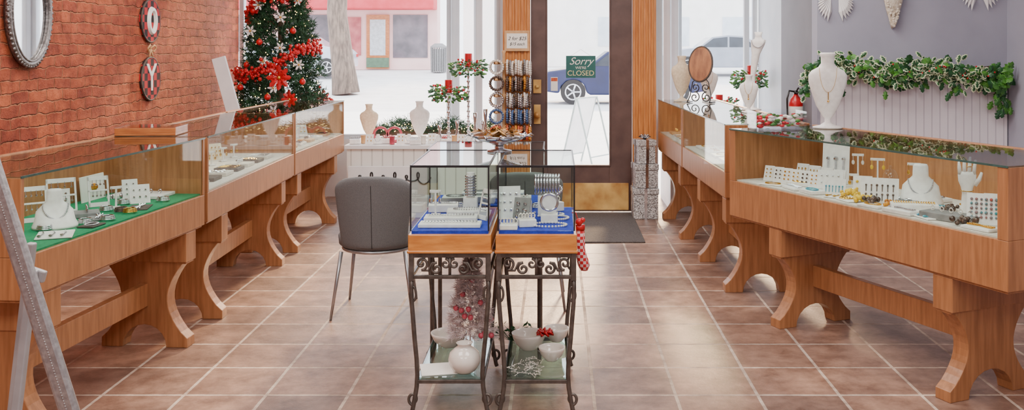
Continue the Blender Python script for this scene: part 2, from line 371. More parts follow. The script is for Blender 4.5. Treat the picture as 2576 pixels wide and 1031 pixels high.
def ang(p,q): return math.atan2(q[1]-p[1],q[0]-p[0])
L1=showcase((-1.87,3.33),ang((-1.87,3.33),(-1.76,4.79)),1.45,'oak showcase with green felt deck by the brick wall',deck=GREEN,legs=(.2,1.32))
L2=showcase((-1.77,4.84),ang((-1.77,4.84),(-1.82,6.62)),1.78,'long oak showcase with taupe lining by the brick wall',back=None,legs=(.3,1.53))
L3=showcase((-1.82,6.645),pi/2,1.525,'oak showcase next to the window display platform',back=None,legs=(.14,1.26))
R3=showcase((.885,8.3),ang((.885,8.3),(.93,7.1)),1.2,'small oak showcase near the entrance door',back=WOODIN,legs=(.2,1.05))
R2=showcase((.935,7.09),ang((.935,7.09),(1.0,5.42)),1.47,'oak showcase with glossy glass top in a row',legs=(.6,1.4))
R1=showcase((.963,5.31),ang((.963,5.31),(1.712,3.62)),1.85,'oak showcase crowded with white jewelry displays',D=.6,zb=.52,end=.05,legs=(.4,1.52),lg=.45,deck=TAUPE)
def W(case,t,y,z=.723):
    v=Matrix.Rotation(case.rotation_euler.z,4,'Z')@Vector((t,y,z))
    return (case.location.x+v.x,case.location.y+v.y,z)
# ---------------------------------------------------------------- jewellery item kinds
def chain(m,cx,cy,z,rx,ry,r,n=36,a0=0,a1=2*pi,dz=0):
    return m.beads([(cx+rx*math.cos(a0+(a1-a0)*i/n),cy+ry*math.sin(a0+(a1-a0)*i/n),z+dz*i/n) for i in range(n)],r)
def bust(loc,rz,h,label,m_=LEATH,neck=True,pend=GOLD):
    e=T('necklace_bust',loc,label,'jewelry display',rz=rz)
    k=h
    M().loft([(0,.19*k,.13*k),(.02*k,.19*k,.13*k),(.04*k,.1*k,.08*k),(.08*k,.04*k,.035*k),(.13*k,.04*k,.035*k),(.16*k,.07*k,.04*k),(.3*k,.15*k,.07*k),(.45*k,.2*k,.09*k),(.6*k,.245*k,.1*k),(.7*k,.25*k,.1*k),(.76*k,.21*k,.09*k),(.81*k,.12*k,.08*k),(.86*k,.085*k,.075*k),(.95*k,.09*k,.08*k),(.985*k,.11*k,.09*k),(1.0*k,.09*k,.07*k)],24).obj('torso',m_,parent=e,smooth=True)
    if neck:
        m=M();pts=[]
        for i in range(31):
            a=pi*i/30;u=math.cos(a)*.11*k;z=(.8-.32*math.sin(a)**1.0)*k
            yy=-(.085+.02*math.sin(a))*k
            pts.append((u,yy,z))
        m.tube(pts,.0011,5);m.tube([(0,-.108*k,.48*k),(0,-.1*k,.38*k)],.0025,6);m.ball((0,-.1*k,.36*k),.006)
        m.obj('necklace',pend,parent=e)
    return e
def lowbust(loc,rz,w,label):
    e=T('necklace_form',loc,label,'jewelry display',rz=rz)
    k=w
    M().loft([(0,.5*k,.42*k),(.06*k,.5*k,.42*k),(.18*k,.44*k,.3*k,0,.05*k),(.4*k,.4*k,.2*k,0,.1*k),(.52*k,.28*k,.17*k,0,.12*k),(.62*k,.18*k,.15*k,0,.12*k),(.85*k,.17*k,.14*k,0,.12*k),(.9*k,.14*k,.11*k,0,.12*k)],24).obj('torso',LEATH,parent=e,smooth=True)
    m=M();m.beads([(.27*k*math.cos(a),(-.02-.17*math.sin(a))*k,(.55-.32*math.sin(a))*k) for a in [pi*i/30 for i in range(31)]],.004*min(1,k/.12));m.obj('necklace',SILV,parent=e)
    return e
def board(loc,rz,w,h,label,n=(3,3),jm=SILV,jr=.005,bm=LEATH,lean=.35,drop=0):
    e=T('earring_card',loc,label,'jewelry display',rz=rz)
    def P(u,v,o=0): return (u,v*math.sin(lean)*h-o*math.cos(lean),v*math.cos(lean)*h+o*math.sin(lean))
    t=.006;vs=[P(-w/2,0),P(w/2,0),P(w/2,1),P(-w/2,1),P(-w/2,0,-t),P(w/2,0,-t),P(w/2,1,-t),P(-w/2,1,-t)]
    m=M().add(vs,[(0,1,2,3),(7,6,5,4),(0,4,5,1),(1,5,6,2),(2,6,7,3),(3,7,4,0)])
    m.tube([P(0,.7,-.006),(0,math.sin(lean)*h+.1*h,.003)],.003,5);m.obj('panel',bm,parent=e)
    j=M()
    for i in range(n[0]):
        for k in range(n[1]):
            u=(i+.5)/n[0]*w*.86-w*.43;v=.16+.72*(k+.5)/n[1]
            j.ball(P(u,v,.005),jr*R.uniform(.8,1.2),nu=7,nv=5)
            if drop: j.tube([P(u,v,.005),P(u,v-drop/h,.005)],jr*.5,5)
    j.obj('earrings',jm,parent=e);return e
def frame_stand(loc,rz,w,h,label,jm=SILV):
    e=T('earring_stand',loc,label,'jewelry display',rz=rz)
    t=.008;m=M();m.T=Matrix.Rotation(-.25,4,'X')
    m.box(-w/2,-w/2+t,0,.006,0,h).box(w/2-t,w/2,0,.006,0,h).box(-w/2,w/2,0,.006,h-.02,h).box(-w/2,w/2,0,.006,0,.02).box(-w/2,w/2,0,.006,h*.5,h*.5+.008)
    m.obj('frame',LEATH,parent=e,bev=.001)
    j=M()
    for i in range(4):
        for zz in (h*.5,h-.02):
            u=-w/2+.02+(w-.04)*i/3;j.tube([(u,zz*.25-.004,zz),(u,zz*.25-.006,zz-.018)],.0012,5);j.ball((u,zz*.25-.006,zz-.022),.005,nu=7,nv=5)
    j.obj('earrings',jm,parent=e);return e
def tbar(loc,rz,h,label,jm=GOLD,w=.05):
    e=T('earring_t_bar',loc,label,'jewelry display',rz=rz)
    M().box(-.02,.02,-.018,.018,0,.008).box(-.004,.004,-.004,.004,.008,h).box(-w/2,w/2,-.005,.005,h-.012,h).obj('stand',LEATH,parent=e,bev=.001)
    j=M()
    for u in (-w*.4,w*.4): j.tube([(u,-.006,h-.006),(u,-.007,h-.035)],.0014,5).ball((u,-.007,h-.045),.008,(1,.5,1.5),8,5)
    j.obj('earrings',jm,parent=e);return e
def tray(loc,rz,w,d,h,label,bm=LEATH,jm=SILV,kind=0):
    e=T('jewelry_tray',loc,label,'jewelry display',rz=rz)
    M().box(-w/2,w/2,-d/2,d/2,0,h).obj('pad',bm,parent=e,bev=.003)
    j=M()
    if kind==0: chain(j,0,0,h+.003,w*.34,d*.3,.0035,34)
    elif kind==1:
        for i in range(3): j.tube([(-w*.38+w*.3*i,-d*.35,h+.003),(-w*.3+w*.3*i,0,h+.004),(-w*.36+w*.3*i,d*.35,h+.003)],.0025,5);j.ball((-w*.38+w*.3*i,-d*.35,h+.005),.009,(1,1,.5),8,5)
    elif kind==2:
        for i in range(5): j.ring((-w*.36+w*.18*i,0,h+.011),.009,.002,'y',14,5)
        for i in range(5): j.ball((-w*.36+w*.18*i,0,h+.021),.004,nu=6,nv=4)
    elif kind==3:
        for r_ in (.1,.25,.38): j.beads([(-w*.42+w*.84*i/16,d*(.9*r_-.2)*math.cos(i*.2),h+.004) for i in range(17)],.004)
    elif kind==4:
        for i in range(6):
            j.ring((R.uniform(-.35,.35)*w,R.uniform(-.3,.3)*d,h+.003),.016,.0025,'z',16,5)
    j.obj('jewelry',jm,parent=e,label='small metal pieces');return e
def hand(loc,rz,h,label):
    e=T('hand_display',loc,label,'jewelry display',rz=rz);k=h/.26
    m=M();m.loft([(0,.032*k,.026*k),(.01*k,.032*k,.026*k),(.03*k,.024*k,.02*k),(.09*k,.02*k,.017*k),(.115*k,.024*k,.015*k),(.14*k,.034*k,.014*k),(.165*k,.036*k,.013*k),(.178*k,.032*k,.009*k)],16)
    for i,(u,l,t) in enumerate([(-.027,.05,-.12),(-.01,.066,-.03),(.008,.072,.03),(.025,.06,.1)]):
        z0=.168*k;m.tube([(u*k,0,z0),(u*k+t*l*.5*k,-.003*k,z0+l*.5*k),(u*k+t*l*k,-.01*k,z0+l*k)],[.0085*k,.0075*k,.0045*k],8)
    m.tube([(.028*k,0,.125*k),(.046*k,-.006*k,.15*k),(.054*k,-.012*k,.178*k)],[.011*k,.0085*k,.005*k],8)
    m.obj('hand_form',LEATH,parent=e,smooth=True)
    M().ring((0,0,.1*k),.024*k,.002,'z').ring((.008*k,-.002,.2*k),.0095*k,.0015,'z').obj('bracelet',GOLD,parent=e);return e
def cloche(loc,h,label):
    e=T('glass_cloche',loc,label,'glass dome')
    M().lathe([(.045,0),(.045,.008),(.04,.012)]).obj('base',LEATH,parent=e,smooth=False)
    M().lathe([(.037,.012),(.038,h*.5),(.034,h*.7),(.022,h*.85),(.006,h*.9),(.006,h*.93),(.01,h*.97),(.004,h)]).obj('dome',ACRYL,parent=e,smooth=True);return e
def cuff(loc,rz,label,jm=SILV,r=.03):
    m=M();
    for q in range(3): m.ring((0,0,.008+q*.006),r-.002*q,.0035,'z',22,6)
    return m.obj('bracelet',jm,loc=loc,rot=(0,0,rz),smooth=True,label=label,cat='bracelet')
def pouch(loc,rz,label,jm):
    m=M()
    for i in range(14):
        a=R.uniform(0,6.28);rr=R.uniform(0,.04);m.ball((rr*math.cos(a)*1.3,rr*math.sin(a),.012+R.uniform(0,.018)),R.uniform(.008,.014),nu=7,nv=5)
    return m.obj('bead_cluster',jm,loc=loc,rot=(0,0,rz),smooth=True,label=label,cat='jewelry')
z=.723
def a_(c): return c.rotation_euler.z
r1,r2,r3=a_(L1),a_(R1),a_(L2)
def put(c,t,y,fn,*ar,turn=0,**k): 
    return fn(W(c,t,y),a_(c)+turn,*ar,**k)
put(L1,.52,.2,lowbust,.17,'white necklace form lying on green felt',turn=-.9)
put(L1,.62,.35,frame_stand,.1,.15,'white framed earring stand with hanging earrings',turn=-.8)
put(L1,.80,.34,frame_stand,.12,.16,'white framed earring stand with silver drops',turn=-.8)
put(L1,1.02,.3,frame_stand,.09,.14,'small white earring stand on green felt',turn=-.8)
put(L1,.98,.2,tbar,.1,'white T-bar holding silver earrings',SILV,turn=-.8)
put(L1,.36,.1,tray,.13,.16,.006,'white card with silver spoon pendants',LEATH,SILV,1,turn=-1.1)
put(L1,.33,.3,tray,.12,.12,.01,'white pad with silver chains on green felt',LEATH,SILV,0,turn=-.6)
put(L1,1.12,.16,board,.09,.09,'white card with silver earrings on green felt',(3,2),SILV,turn=-.9)
put(L1,1.22,.26,board,.07,.1,'small white leaning card with stud earrings',(2,3),SILV,turn=-.9)
put(L1,1.32,.26,tray,.26,.17,.016,'flat white leatherette pad with small earrings',LEATH,SILV,2,turn=1.57)
put(L1,.56,.07,tray,.1,.07,.006,'dark card with silver chain on green felt',DARK,SILV,0)
put(L1,.72,.13,tray,.12,.09,.008,'grey velvet pad with silver necklace',GREYT,SILV,3,turn=.5)
put(L1,.78,.22,tray,.1,.1,.02,'grey velvet block with silver rings',GREYT,SILV,2,turn=.6)
put(L1,1.0,.1,tray,.14,.09,.004,'brown leaf shaped card with chain',DARK,SILV,3,turn=.3)
put(L1,.44,.38,tray,.1,.09,.03,'white block with silver studs on green felt',LEATH,SILV,2,turn=-.6)
put(L1,.9,.4,board,.06,.1,'slim white card with silver drops',(2,3),SILV,turn=-.9)
for t,y,jm in [(.6,.12,SILV),(.68,.07,SILV),(.88,.12,BRNB),(.9,.2,SILV),(1.18,.08,SILV),(.45,.2,SILV),(.86,.07,GOLD),(.7,.26,SILV),(1.08,.22,SILV)]:
    cuff(W(L1,t,y),0,'silver bangle lying on green felt' if jm is SILV else 'dark beaded bangle on green felt' if jm is BRNB else 'gold bangle lying on green felt',jm,.028)
board(W(L1,1.2,.43),r1,.2,.12,'white certificate card with a brown seal',(1,1),AMBER,.018,PAPER,.1)
wt=T('wooden_tray_box',W(L2,.13,.33,1.003),'honey wood tray box with glass lid on showcase','wooden box',rz=.1)
M().box(-.15,.15,-.11,.11,0,.012).box(-.15,.15,-.11,-.1,.012,.038).box(-.15,.15,.1,.11,.012,.038).box(-.15,-.14,-.1,.1,.012,.038).box(.14,.15,-.1,.1,.012,.038).obj('body',ROBIN,parent=wt,bev=.002)
M().box(-.15,.15,-.11,.11,.038,.042).obj('lid',ACRYL,parent=wt)
chain(M(),0,0,.018,.1,.06,.006,30).obj('bracelet',SILV,parent=wt)
for i in range(7):
    t=.2+i*.21
    tray(W(L2,t,.15),r3,.14,.14,.02,'dark velvet tray with small gold pieces' if i%2 else 'taupe tray with silver rings',DARK if i%2 else TAUPE,GOLD if i%2 else SILV,[1,2,4][i%3])
for i in range(6): tbar(W(L2,.4+i*.22,.33),r3-.8,.09,'white T-bar with gold earrings',GOLD)
for i,t in enumerate((.5,.9,1.35)): board(W(L2,t,.4),r3-.7,.12,.11,'cream card with rows of studs',(4,3),GOLD,bm=CREAM)
for i in range(5):
    board(W(L3,.2+i*.27,.3),pi/2-.8,.12,.09,'white card with earrings inside showcase',(3,2),[SILV,GOLD,BRNB][i%3])
for i in range(5): tray(W(L3,.25+i*.25,.12),pi/2,.14,.1,.02,'white pad with silver chain inside showcase' if i%2 else 'tan pad with beads inside showcase',LEATH if i%2 else TAN,SILV if i%2 else BRNB,i%3)
for i in range(3): bust(W(R3,.35+.3*i,.28),a_(R3)+.7,.17,'small cream necklace bust with gold chain',CREAM)
for i in range(4): tray(W(R3,.25+.25*i,.12),a_(R3),.14,.1,.02,'tan velvet pad with gold rings',TAN,GOLD,2)
for i in range(5): tray(W(R2,.2+.26*i,.15),a_(R2),.18,.14,.015,'white pad with gold chain inside showcase',LEATH,GOLD,[0,3][i%2])
for i in range(3): board(W(R2,.45+.35*i,.3),a_(R2)+.6,.24,.24,'tall white board standing in for glass glare inside showcase',(4,3),GOLD)  # white boards put in for the bright glare on the front glass
RR=r2+.75
P1=lambda t,y:W(R1,max(.1,t-.8*(max(y,.15)-.15)),y)
board(P1(.12,.2),RR,.05,.07,'white card with a yellow flower',(1,1),YEL,.014)
for i in range(6): board(P1(.16+.07*i,.14+.01*i),r2+.5,.055,.085,'white folded ring card with gold hoops',(2,3),[GOLD,BRNB,AMBER][i%3],.0045)
for i in range(4): board(P1(.34+.1*i,.34),r2+.4,.07,.09,'white card with drop earrings beside ring cards',(3,2),GOLD,.004,drop=.02)
board(P1(.60,.4),r2+.75,.14,.26,'tall white board hung with three necklaces',(3,1),SILV,.012,LEATH,.3,drop=.1)
tbar(P1(.76,.45),r2+.8,.17,'tall white T-bar with pearl drop earrings',PEARL,.06)
tbar(P1(.92,.40),r2+.8,.17,'tall white T-bar with yellow drop earrings',YEL,.07)
tbar(P1(1.16,.42),r2+.8,.17,'tall white T-bar with gold leaf earrings',GOLD,.06)
tbar(P1(.78,.3),r2+.8,.09,'short white T-bar with gold hoops',GOLD,.05)
cloche(P1(1.02,.36),.15,'clear glass cloche on a white base')
board(P1(.70,.14),r2+.75,.11,.08,'white card with multicoloured stick earrings',(6,1),TURQ,.004,drop=.03)
board(P1(.62,.24),r2+.75,.13,.1,'white card with silver earrings in rows',(4,2),SILV,.005)
board(P1(1.0,.16),r2+.75,.17,.12,'white card with beaded drop earrings',(6,2),BRNB,.005,drop=.03)
board(P1(.86,.24),r2+.75,.09,.1,'white card with yellow and black earrings',(3,2),YEL,.008)
lowbust(P1(1.22,.34),r2+.8,.2,'white necklace form with silver chain')
hand(P1(1.50,.28),r2+.9,.275,'white hand form wearing thin gold bracelet')
board(P1(1.6,.16),r2+.7,.13,.13,'white card with turquoise and coral bead strands',(6,5),MIXB,.006)
board(P1(1.64,.36),r2+.7,.09,.1,'white card with coral beads',(5,4),ORNG,.005)
tray(P1(1.46,.12),r2+.2,.24,.1,.03,'grey velvet block with pale stone studs',GREYT,PEARL,2)
pouch(P1(1.40,.24),0,'cluster of dark smoky stone beads',BRNB)
tray(P1(1.22,.15),r2+.9,.2,.1,.035,'white ramp with gold necklace',LEATH,GOLD,3)
tray(P1(1.12,.27),r2+.3,.18,.12,.02,'grey velvet pad beneath displays',GREYT,SILV,4)
for i,(t,y,k) in enumerate([(.3,.07,0),(.47,.08,3),(.62,.07,0),(.88,.08,4),(1.06,.06,0),(1.24,.06,3),(1.36,.08,1),(1.66,.07,3),(.5,.26,1),(.82,.33,4),(1.36,.28,0),(.42,.2,4),(.78,.1,1),(1.32,.2,3),(.95,.27,0),(.3,.46,0),(1.5,.42,3),(1.3,.46,0)]):
    tray(P1(t,y),r2+R.uniform(-.3,.5),R.uniform(.11,.16),.08,.006+.006*(i%3),'white leatherette pad with '+['gold chain','small brooches','stud rings','bead strands','gold loops'][k],LEATH,[GOLD,SILV,TURQ,GOLD][i%4],k)
for t,y,jm in [(.95,.1,YEL),(1.02,.1,BRNB),(.80,.16,YEL),(1.58,.07,BRNB),(1.12,.1,AMBER),(.9,.16,YEL)]:
    pouch(P1(t,y),0,'small cluster of colourful beads on the deck',jm)
bust(W(R1,.22,.5,1.003),r2+.95,.42,'tall white necklace bust with gold tassel pendant')
ab=T('acrylic_box',W(R1,.13,.22,1.003),'clear acrylic box filled with wrapped holiday sweets','box',rz=r2+1.2)
m=M();w_,d_,h_=.14,.1,.1
m.box(-w_,w_,-d_,d_,0,.004).box(-w_,w_,-d_,-d_+.004,.004,h_).box(-w_,w_,d_-.004,d_,.004,h_).box(-w_,-w_+.004,-d_,d_,.004,h_).box(w_-.004,w_,-d_,d_,.004,h_);m.obj('box',ACRYL,parent=ab)
for mm,nm in ((RED,'red_sweets'),(LEAFG,'green_sweets'),(PEARL,'white_sweets')):
    m=M()
    for i in range(34): m.ball((R.uniform(-.12,.12),R.uniform(-.08,.08),R.uniform(.015,.075)),R.uniform(.008,.014),(1.5,.8,.8),6,4)
    o=m.obj(nm,mm,parent=ab,smooth=True,kind='stuff')
om=T('tabletop_mirror',(1.17,7.75,1.003),'oval wood backed mirror on black iron scroll stand','mirror',rz=-.5,sc=1.12)
m=M();m.T=Matrix.Translation((0,0,.28))@Matrix.Rotation(-.2,4,'X')
pl_=[(.085*math.cos(2*pi*i/32),.125*math.sin(2*pi*i/32)) for i in range(32)]
m.prism(pl_,'y',-.008,.008);m.obj('back',mat('walnut_back',(176,112,66),(126,74,42),7,rough=.4,st=(4,4,1)),parent=om,bev=.003)
m=M();m.T=Matrix.Translation((0,0,.28))@Matrix.Rotation(-.2,4,'X');m.ring((0,0,0),1,.008,'y',32,6,(.088,.128));m.obj('rim',DARK,parent=om,smooth=True)
def spiral(cx,cz,r,turns,d=1,a0=0,y=0,r1_=.15,n=26):
    return [(cx+r*(1-(1-r1_)*i/n)*math.cos(a0+d*2*pi*turns*i/n),y,cz+r*(1-(1-r1_)*i/n)*math.sin(a0+d*2*pi*turns*i/n)) for i in range(n+1)]
m=M()
for sx in (-1,1):
    m.tube(spiral(sx*.045,.04,.04,1.4,sx,pi/2),.004,6);m.tube(spiral(sx*.04,.11,.032,1.3,-sx,-pi/2),.004,6)
    m.tube([(sx*.085,-.05,.004),(sx*.08,0,.05),(sx*.06,0,.15),(sx*.02,.01,.19)],.004,6);m.tube([(sx*.085,-.05,.004),(sx*.085,.06,.004)],.004,6)
m.obj('scroll_stand',BLACK,parent=om,smooth=True)
bust((1.05,8.0,1.003),.3,.38,'cream fabric bust draped with fur trim',CREAM,False)
bust((1.33,6.6,1.003),-.3,.26,'small white necklace bust on the glass top')
bust((1.27,7.95,1.003),-.2,.3,'white necklace bust near the window')
tn=T('necklace_stand',(1.40,6.85,1.003),'tall slender white necklace display with curved neck','jewelry display',rz=-.4)
m=M().loft([(0,.07,.05),(.01,.07,.05),(.02,.02,.02),(.25,.018,.018,.01,0),(.4,.03,.02,.03,0),(.47,.05,.022,.045,0),(.5,.055,.022,.05,0),(.51,.03,.015,.05,0),(.53,.022,.015,.05,0),(.56,.03,.02,.05,0)],18);m.obj('form',LEATH,parent=tn,smooth=True)
M().beads([(.05+.045*math.cos(a),-.024,.5-.05*math.sin(a)) for a in [pi*i/20 for i in range(21)]],.004).obj('necklace',SILV,parent=tn)
# ---------------------------------------------------------------- carts
def cart(x0,x1,label,contents):
    cx=(x0+x1)/2;w=(x1-x0)/2;y0=3.76;D=.57
    e=T('display_cart',(cx,y0,0),label,'display stand',group='glass topped iron display carts')
    m=M().box(-w,w,-.005,D+.005,.64,.715);m.box(-w-.004,w+.004,-.009,D+.009,.64,.652);m.obj('wood_tray',HONEY,parent=e,bev=.004)
    M().box(-w+.012,w-.012,.008,D-.01,.715,.728).obj('velvet_deck',BLUE,parent=e)
    g=w-.01
    M().box(-g,g,0,.004,.728,.98).obj('front_glass',GLASS,parent=e)
    for sx in (-1,1): M().box(sx*g-.002,sx*g+.002,.004,D-.004,.728,.98).obj('side_glass',GLASS,parent=e)
    M().box(-g,g,D-.006,D-.002,.728,.98).obj('back_glass',GLASS,parent=e)
    M().box(-g-.002,g+.002,-.002,D,.98,.985).obj('glass_top',TOPGL,parent=e)
    m=M()
    for sx in (-1,1):
        for yy in (0,D-.003): m.box(sx*g-.003,sx*g+.003,yy-.002,yy+.003,.728,.98)
        m.box(sx*g-.003,sx*g+.003,0,D,.978,.987)
    m.box(-g,g,-.003,.001,.978,.987).box(-g,g,D-.003,D,.978,.987);m.obj('glass_edge_trim',BLACK,parent=e)
    f=M();fw=w-.012
    for yy in (.01,D-.01):
        f.box(-fw,fw,yy-.008,yy+.008,.622,.64).box(-fw,fw,yy-.008,yy+.008,.538,.552)
    for sx in (-1,1): f.box(sx*fw-.008,sx*fw+.008,.01,D-.01,.622,.64).box(sx*fw-.006,sx*fw+.006,.01,D-.01,.538,.552)
    for sx in (-1,1):
        for yy in (.01,D-.01): f.box(sx*fw-.01,sx*fw+.01,yy-.01,yy+.01,.53,.64)
    f.obj('frame',IRON,parent=e,bev=.002)
    for yy in (.01,D-.01):
        s=M()
        for sx in (-1,1):
            s.tube(spiral(sx*.112,.597,.026,1.35,-sx,-pi/2 ,yy),.0055,7)
            s.tube(spiral(sx*.052,.577,.024,1.35,-sx,pi/2,yy),.0055,7)
            s.tube([(sx*.112,yy,.571),(sx*.085,yy,.57),(sx*.07,yy,.6),(sx*.052,yy,.601)],.005,7)
            s.tube(spiral(sx*.018,.596,.02,1.2,sx,pi/2*(1),yy),.005,7)
            s.tube([(sx*.018,yy,.616),(sx*.0,yy,.62)],.004,6)
        s.tube([(0,yy,.552),(0,yy,.622)],.006,7)
        s.obj('scrollwork',IRON,parent=e,smooth=True)
    for sx in (-1,1):
        for yy in (.01,D-.01):
            X=lambda o:sx*(fw+o)
            pts=[(X(0),yy,.54),(X(.001),yy,.5),(X(-.001),yy,.44),(X(-.006),yy,.38),(X(-.012),yy,.3),(X(-.02),yy,.22),(X(-.023),yy,.16),(X(-.02),yy,.11),(X(-.012),yy,.06),(X(-.004),yy,.02),(X(.0),yy,.01)]
            l=M().tube(pts,.009,8)
            l.tube([(X(-.006)+sx*p[0],yy,p[2]*1.25) for p in spiral(0,.05,.019,1.0,1,-pi/2,0,.6,20)],.006,8)
            l.tube([(X(-.004)+sx*p[0],yy,.475+(p[2]-.47)*2.2) for p in spiral(0.0,.47,.015,1.0,1,pi/2,0,.6,20)],.005,7)
            l.obj('leg',IRON,parent=e,smooth=True)
    sh=w-.034
    f=M()
    for yy in (.01,D-.01): f.box(-sh,sh,yy-.007,yy+.007,.125,.14)
    for sx in (-1,1): f.box(sx*sh-.007,sx*sh+.007,.01,D-.01,.125,.14)
    f.obj('shelf_rail',IRON,parent=e,bev=.002)
    M().box(-sh,sh,.012,D-.012,.14,.147).obj('glass_shelf',SHELFG,parent=e)
    return e
cartA=cart(-.585,-.258,'iron scroll cart with glass case of silver necklaces',0)
cartB=cart(-.24,.08,'iron scroll cart with glass case of watches and pearls',1)
zc=.729
for i,(x,y,k,w_) in enumerate([(-.43,3.86,3,.25),(-.44,3.98,3,.22),(-.38,4.1,0,.18),(-.5,4.22,3,.13)]):
    tray((x,y,zc),0.03*i,w_,.09,.015+.006*i,'white ramp pad with silver chain in glass case',LEATH,SILV,k)
tbar((-.52,4.1,zc),0,.11,'white T-bar with silver pendant',SILV)
tb=T('bracelet_tower',(-.38,4.22,zc),'small tower of stacked silver bracelets','jewelry display')
M().box(-.03,.03,-.03,.03,0,.06).lathe([(.018,.06),(.018,.17)]).obj('post',LEATH,parent=tb)
m=M()
for i in range(8): m.ring((0,0,.07+i*.012),.022,.004,'z',20,6)
m.obj('bracelets',SILV,parent=tb,smooth=True)
frame_stand((-.315,4.0,zc),-.9,.07,.13,'white leaning frame with silver earrings')
for i in range(3): cuff((-.5+.06*i,4.29,zc),0,'silver bangle in glass case',SILV)
wd=T('watch_display',(-.03,3.93,zc),'round white watch on a small white stand','watch')
M().box(-.035,.035,-.01,.04,0,.035).prism([(.034*math.cos(2*pi*i/28),.085+.034*math.sin(2*pi*i/28)) for i in range(28)],'y',-.004,.01).obj('stand',LEATH,parent=wd,bev=.002)
M().ring((0,-.002,.085),.034,.006,'y',28,6).beads([(.034+.018*math.sin(i*.5),-.01+.004*i/3,.12+.012*i/2) for i in range(6)],.006).obj('bezel',SILV,parent=wd,smooth=True)
board((-.15,3.9,zc),-.3,.07,.11,'leaning grey card with silver leaves',(2,3),SILV,.008,GREYT)
board((-.19,4.02,zc),.2,.09,.14,'white card with silver earrings in glass case',(3,3),SILV,.006)
for i,(x,y,h) in enumerate([(-.19,3.8,.02),(-.12,3.86,.03),(-.16,4.2,.05),(-.02,4.22,.04)]):
    tray((x,y,zc),.2*i,.07+.02*(i>1),.06,h,'small white block with pearl earrings',LEATH,PEARL,2)
m=M();
for k_,(cx_,cy_,rx_) in enumerate([(-.03,3.86,.07),(-.06,4.1,.09),(0,4.02,.05)]): chain(m,cx_,cy_,.006,rx_,.045,.005,32)
m.obj('pearl_necklace',PEARL,loc=(0,0,zc),smooth=True,label='pearl strands coiled on blue velvet',cat='necklace')
bb=T('bracelet_tower',(-.04,4.1,zc),'stacked bracelets on a white stand in glass case','jewelry display')
M().box(-.04,.04,-.03,.03,0,.09).obj('block',LEATH,parent=bb,bev=.003)
m=M()
for i in range(9): m.ring((-.05+i*.0125,0,.135),.04,.005,'x',22,6)
m.obj('bracelets',SILV,parent=bb,smooth=True)
for i in range(3): cuff((-.2+.06*i,4.28,zc),0,'silver beaded bangle on blue velvet',SILV)
rc=T('display_table',(-.33,4.42,0),'honey wood display table with glass case behind iron carts','display case')
M().box(-.27,.27,0,.36,.62,.71).box(-.22,.27,.02,.3,.5,.56).obj('body',HONEY,parent=rc,bev=.004)
M().box(-.25,.25,.02,.34,.71,.716).obj('velvet_deck',BLUE,parent=rc)
M().box(-.27,.27,0,.004,.71,.975).box(-.27,.27,.356,.36,.71,.975).box(-.27,-.266,.004,.356,.71,.975).box(.266,.27,.004,.356,.71,.975).obj('glass_sides',GLASS,parent=rc)
M().box(-.272,.272,-.002,.362,.975,.98).obj('glass_top',TOPGL,parent=rc)
M().box(-.272,-.266,-.002,.362,.97,.981).box(.266,.272,-.002,.362,.97,.981).box(-.27,.27,.356,.362,.97,.981).obj('glass_edge_trim',BLACK,parent=rc)
for sx in (-1,1):
    for yy in (.03,.33): M().tube([(sx*.25,yy,.62),(sx*.25,yy,0)],.01,8).obj('leg',IRON,parent=rc)
for i,(x,y) in enumerate([(-.48,4.52),(-.33,4.55),(-.18,4.52),(-.4,4.67),(-.22,4.68)]):
    tray((x,y,.717),0,.12,.09,.03,'white pad with silver chain in rear glass case',LEATH,SILV,[0,3][i%2])
sbw=T('silver_bowl',(-.255,4.26,.987),'footed silver leaf bowl filled with gold ornaments','bowl')
M().lathe([(.055,0),(.055,.006),(.02,.012),(.018,.03),(.05,.04),(.1,.055),(.125,.075),(.12,.075),(.09,.06),(.03,.048),(.002,.046)],n=26).obj('bowl',SILV,parent=sbw,smooth=True)
m=M()
for i in range(110):
    a=R.uniform(0,6.28);rr=R.uniform(0,.11);l=R.uniform(.02,.045);b_=R.uniform(0,6.28);c=Vector((rr*math.cos(a),rr*math.sin(a),.07+R.uniform(0,.03)))
    d1=Vector((math.cos(b_),math.sin(b_),R.uniform(-.2,.6)))*l;d2=Vector((-math.sin(b_),math.cos(b_),.2))*l*.3
    m.add([c-d1,c+d2,c+d1,c-d2],[(0,1,2,3)])
m.obj('gold_leaves',mat('gold_brown_leaves',(214,160,70),(130,84,36),30,rough=.35,metal=.6),parent=sbw,kind='stuff')
m=M()
for i in range(12):
    a=i*pi/6;m.tube([(.1*math.cos(a),.1*math.sin(a),.06),(.14*math.cos(a+.1),.14*math.sin(a+.1),.078),(.155*math.cos(a+.2),.155*math.sin(a+.2),.07)],[.004,.005,.002],6)
m.obj('leaf_rim',SILV,parent=sbw,smooth=True,kind='stuff')
def needles_tree(m,h,r,n,nl,nn,nr,z0=0,droop=.1,up=.25):
    for i in range(n):
        t=(i+R.random())/n;zz=z0+h*t;rad=r*(1-t)**.85+.01;a=i*2.399+R.uniform(-.3,.3)
        L=rad*R.uniform(.75,1.08);d=Vector((math.cos(a),math.sin(a),up-droop*(1-t)));base=Vector((0,0,zz))
        p0=base+d*L*.35;p1=base+d*L
        for k in range(nn):
            q=R.random()**.7;c=p0.lerp(p1,q);v=Vector((R.gauss(0,1),R.gauss(0,1),R.gauss(0,1))).normalized()*.8+d*.9
            v=v.normalized()*nl*R.uniform(.7,1.2);s_=v.orthogonal().normalized()*nr
            m.add([c-s_,c+s_,c+v],[(0,1,2)])
tt=T('tinsel_tree',(-.36,3.98,.148),'small silver tinsel tree with pink ball ornaments','christmas tree')
m=M();needles_tree(m,.33,.105,190,.028,46,.0017,.09,0,.1);m.obj('tinsel',TINS,parent=tt,kind='stuff')
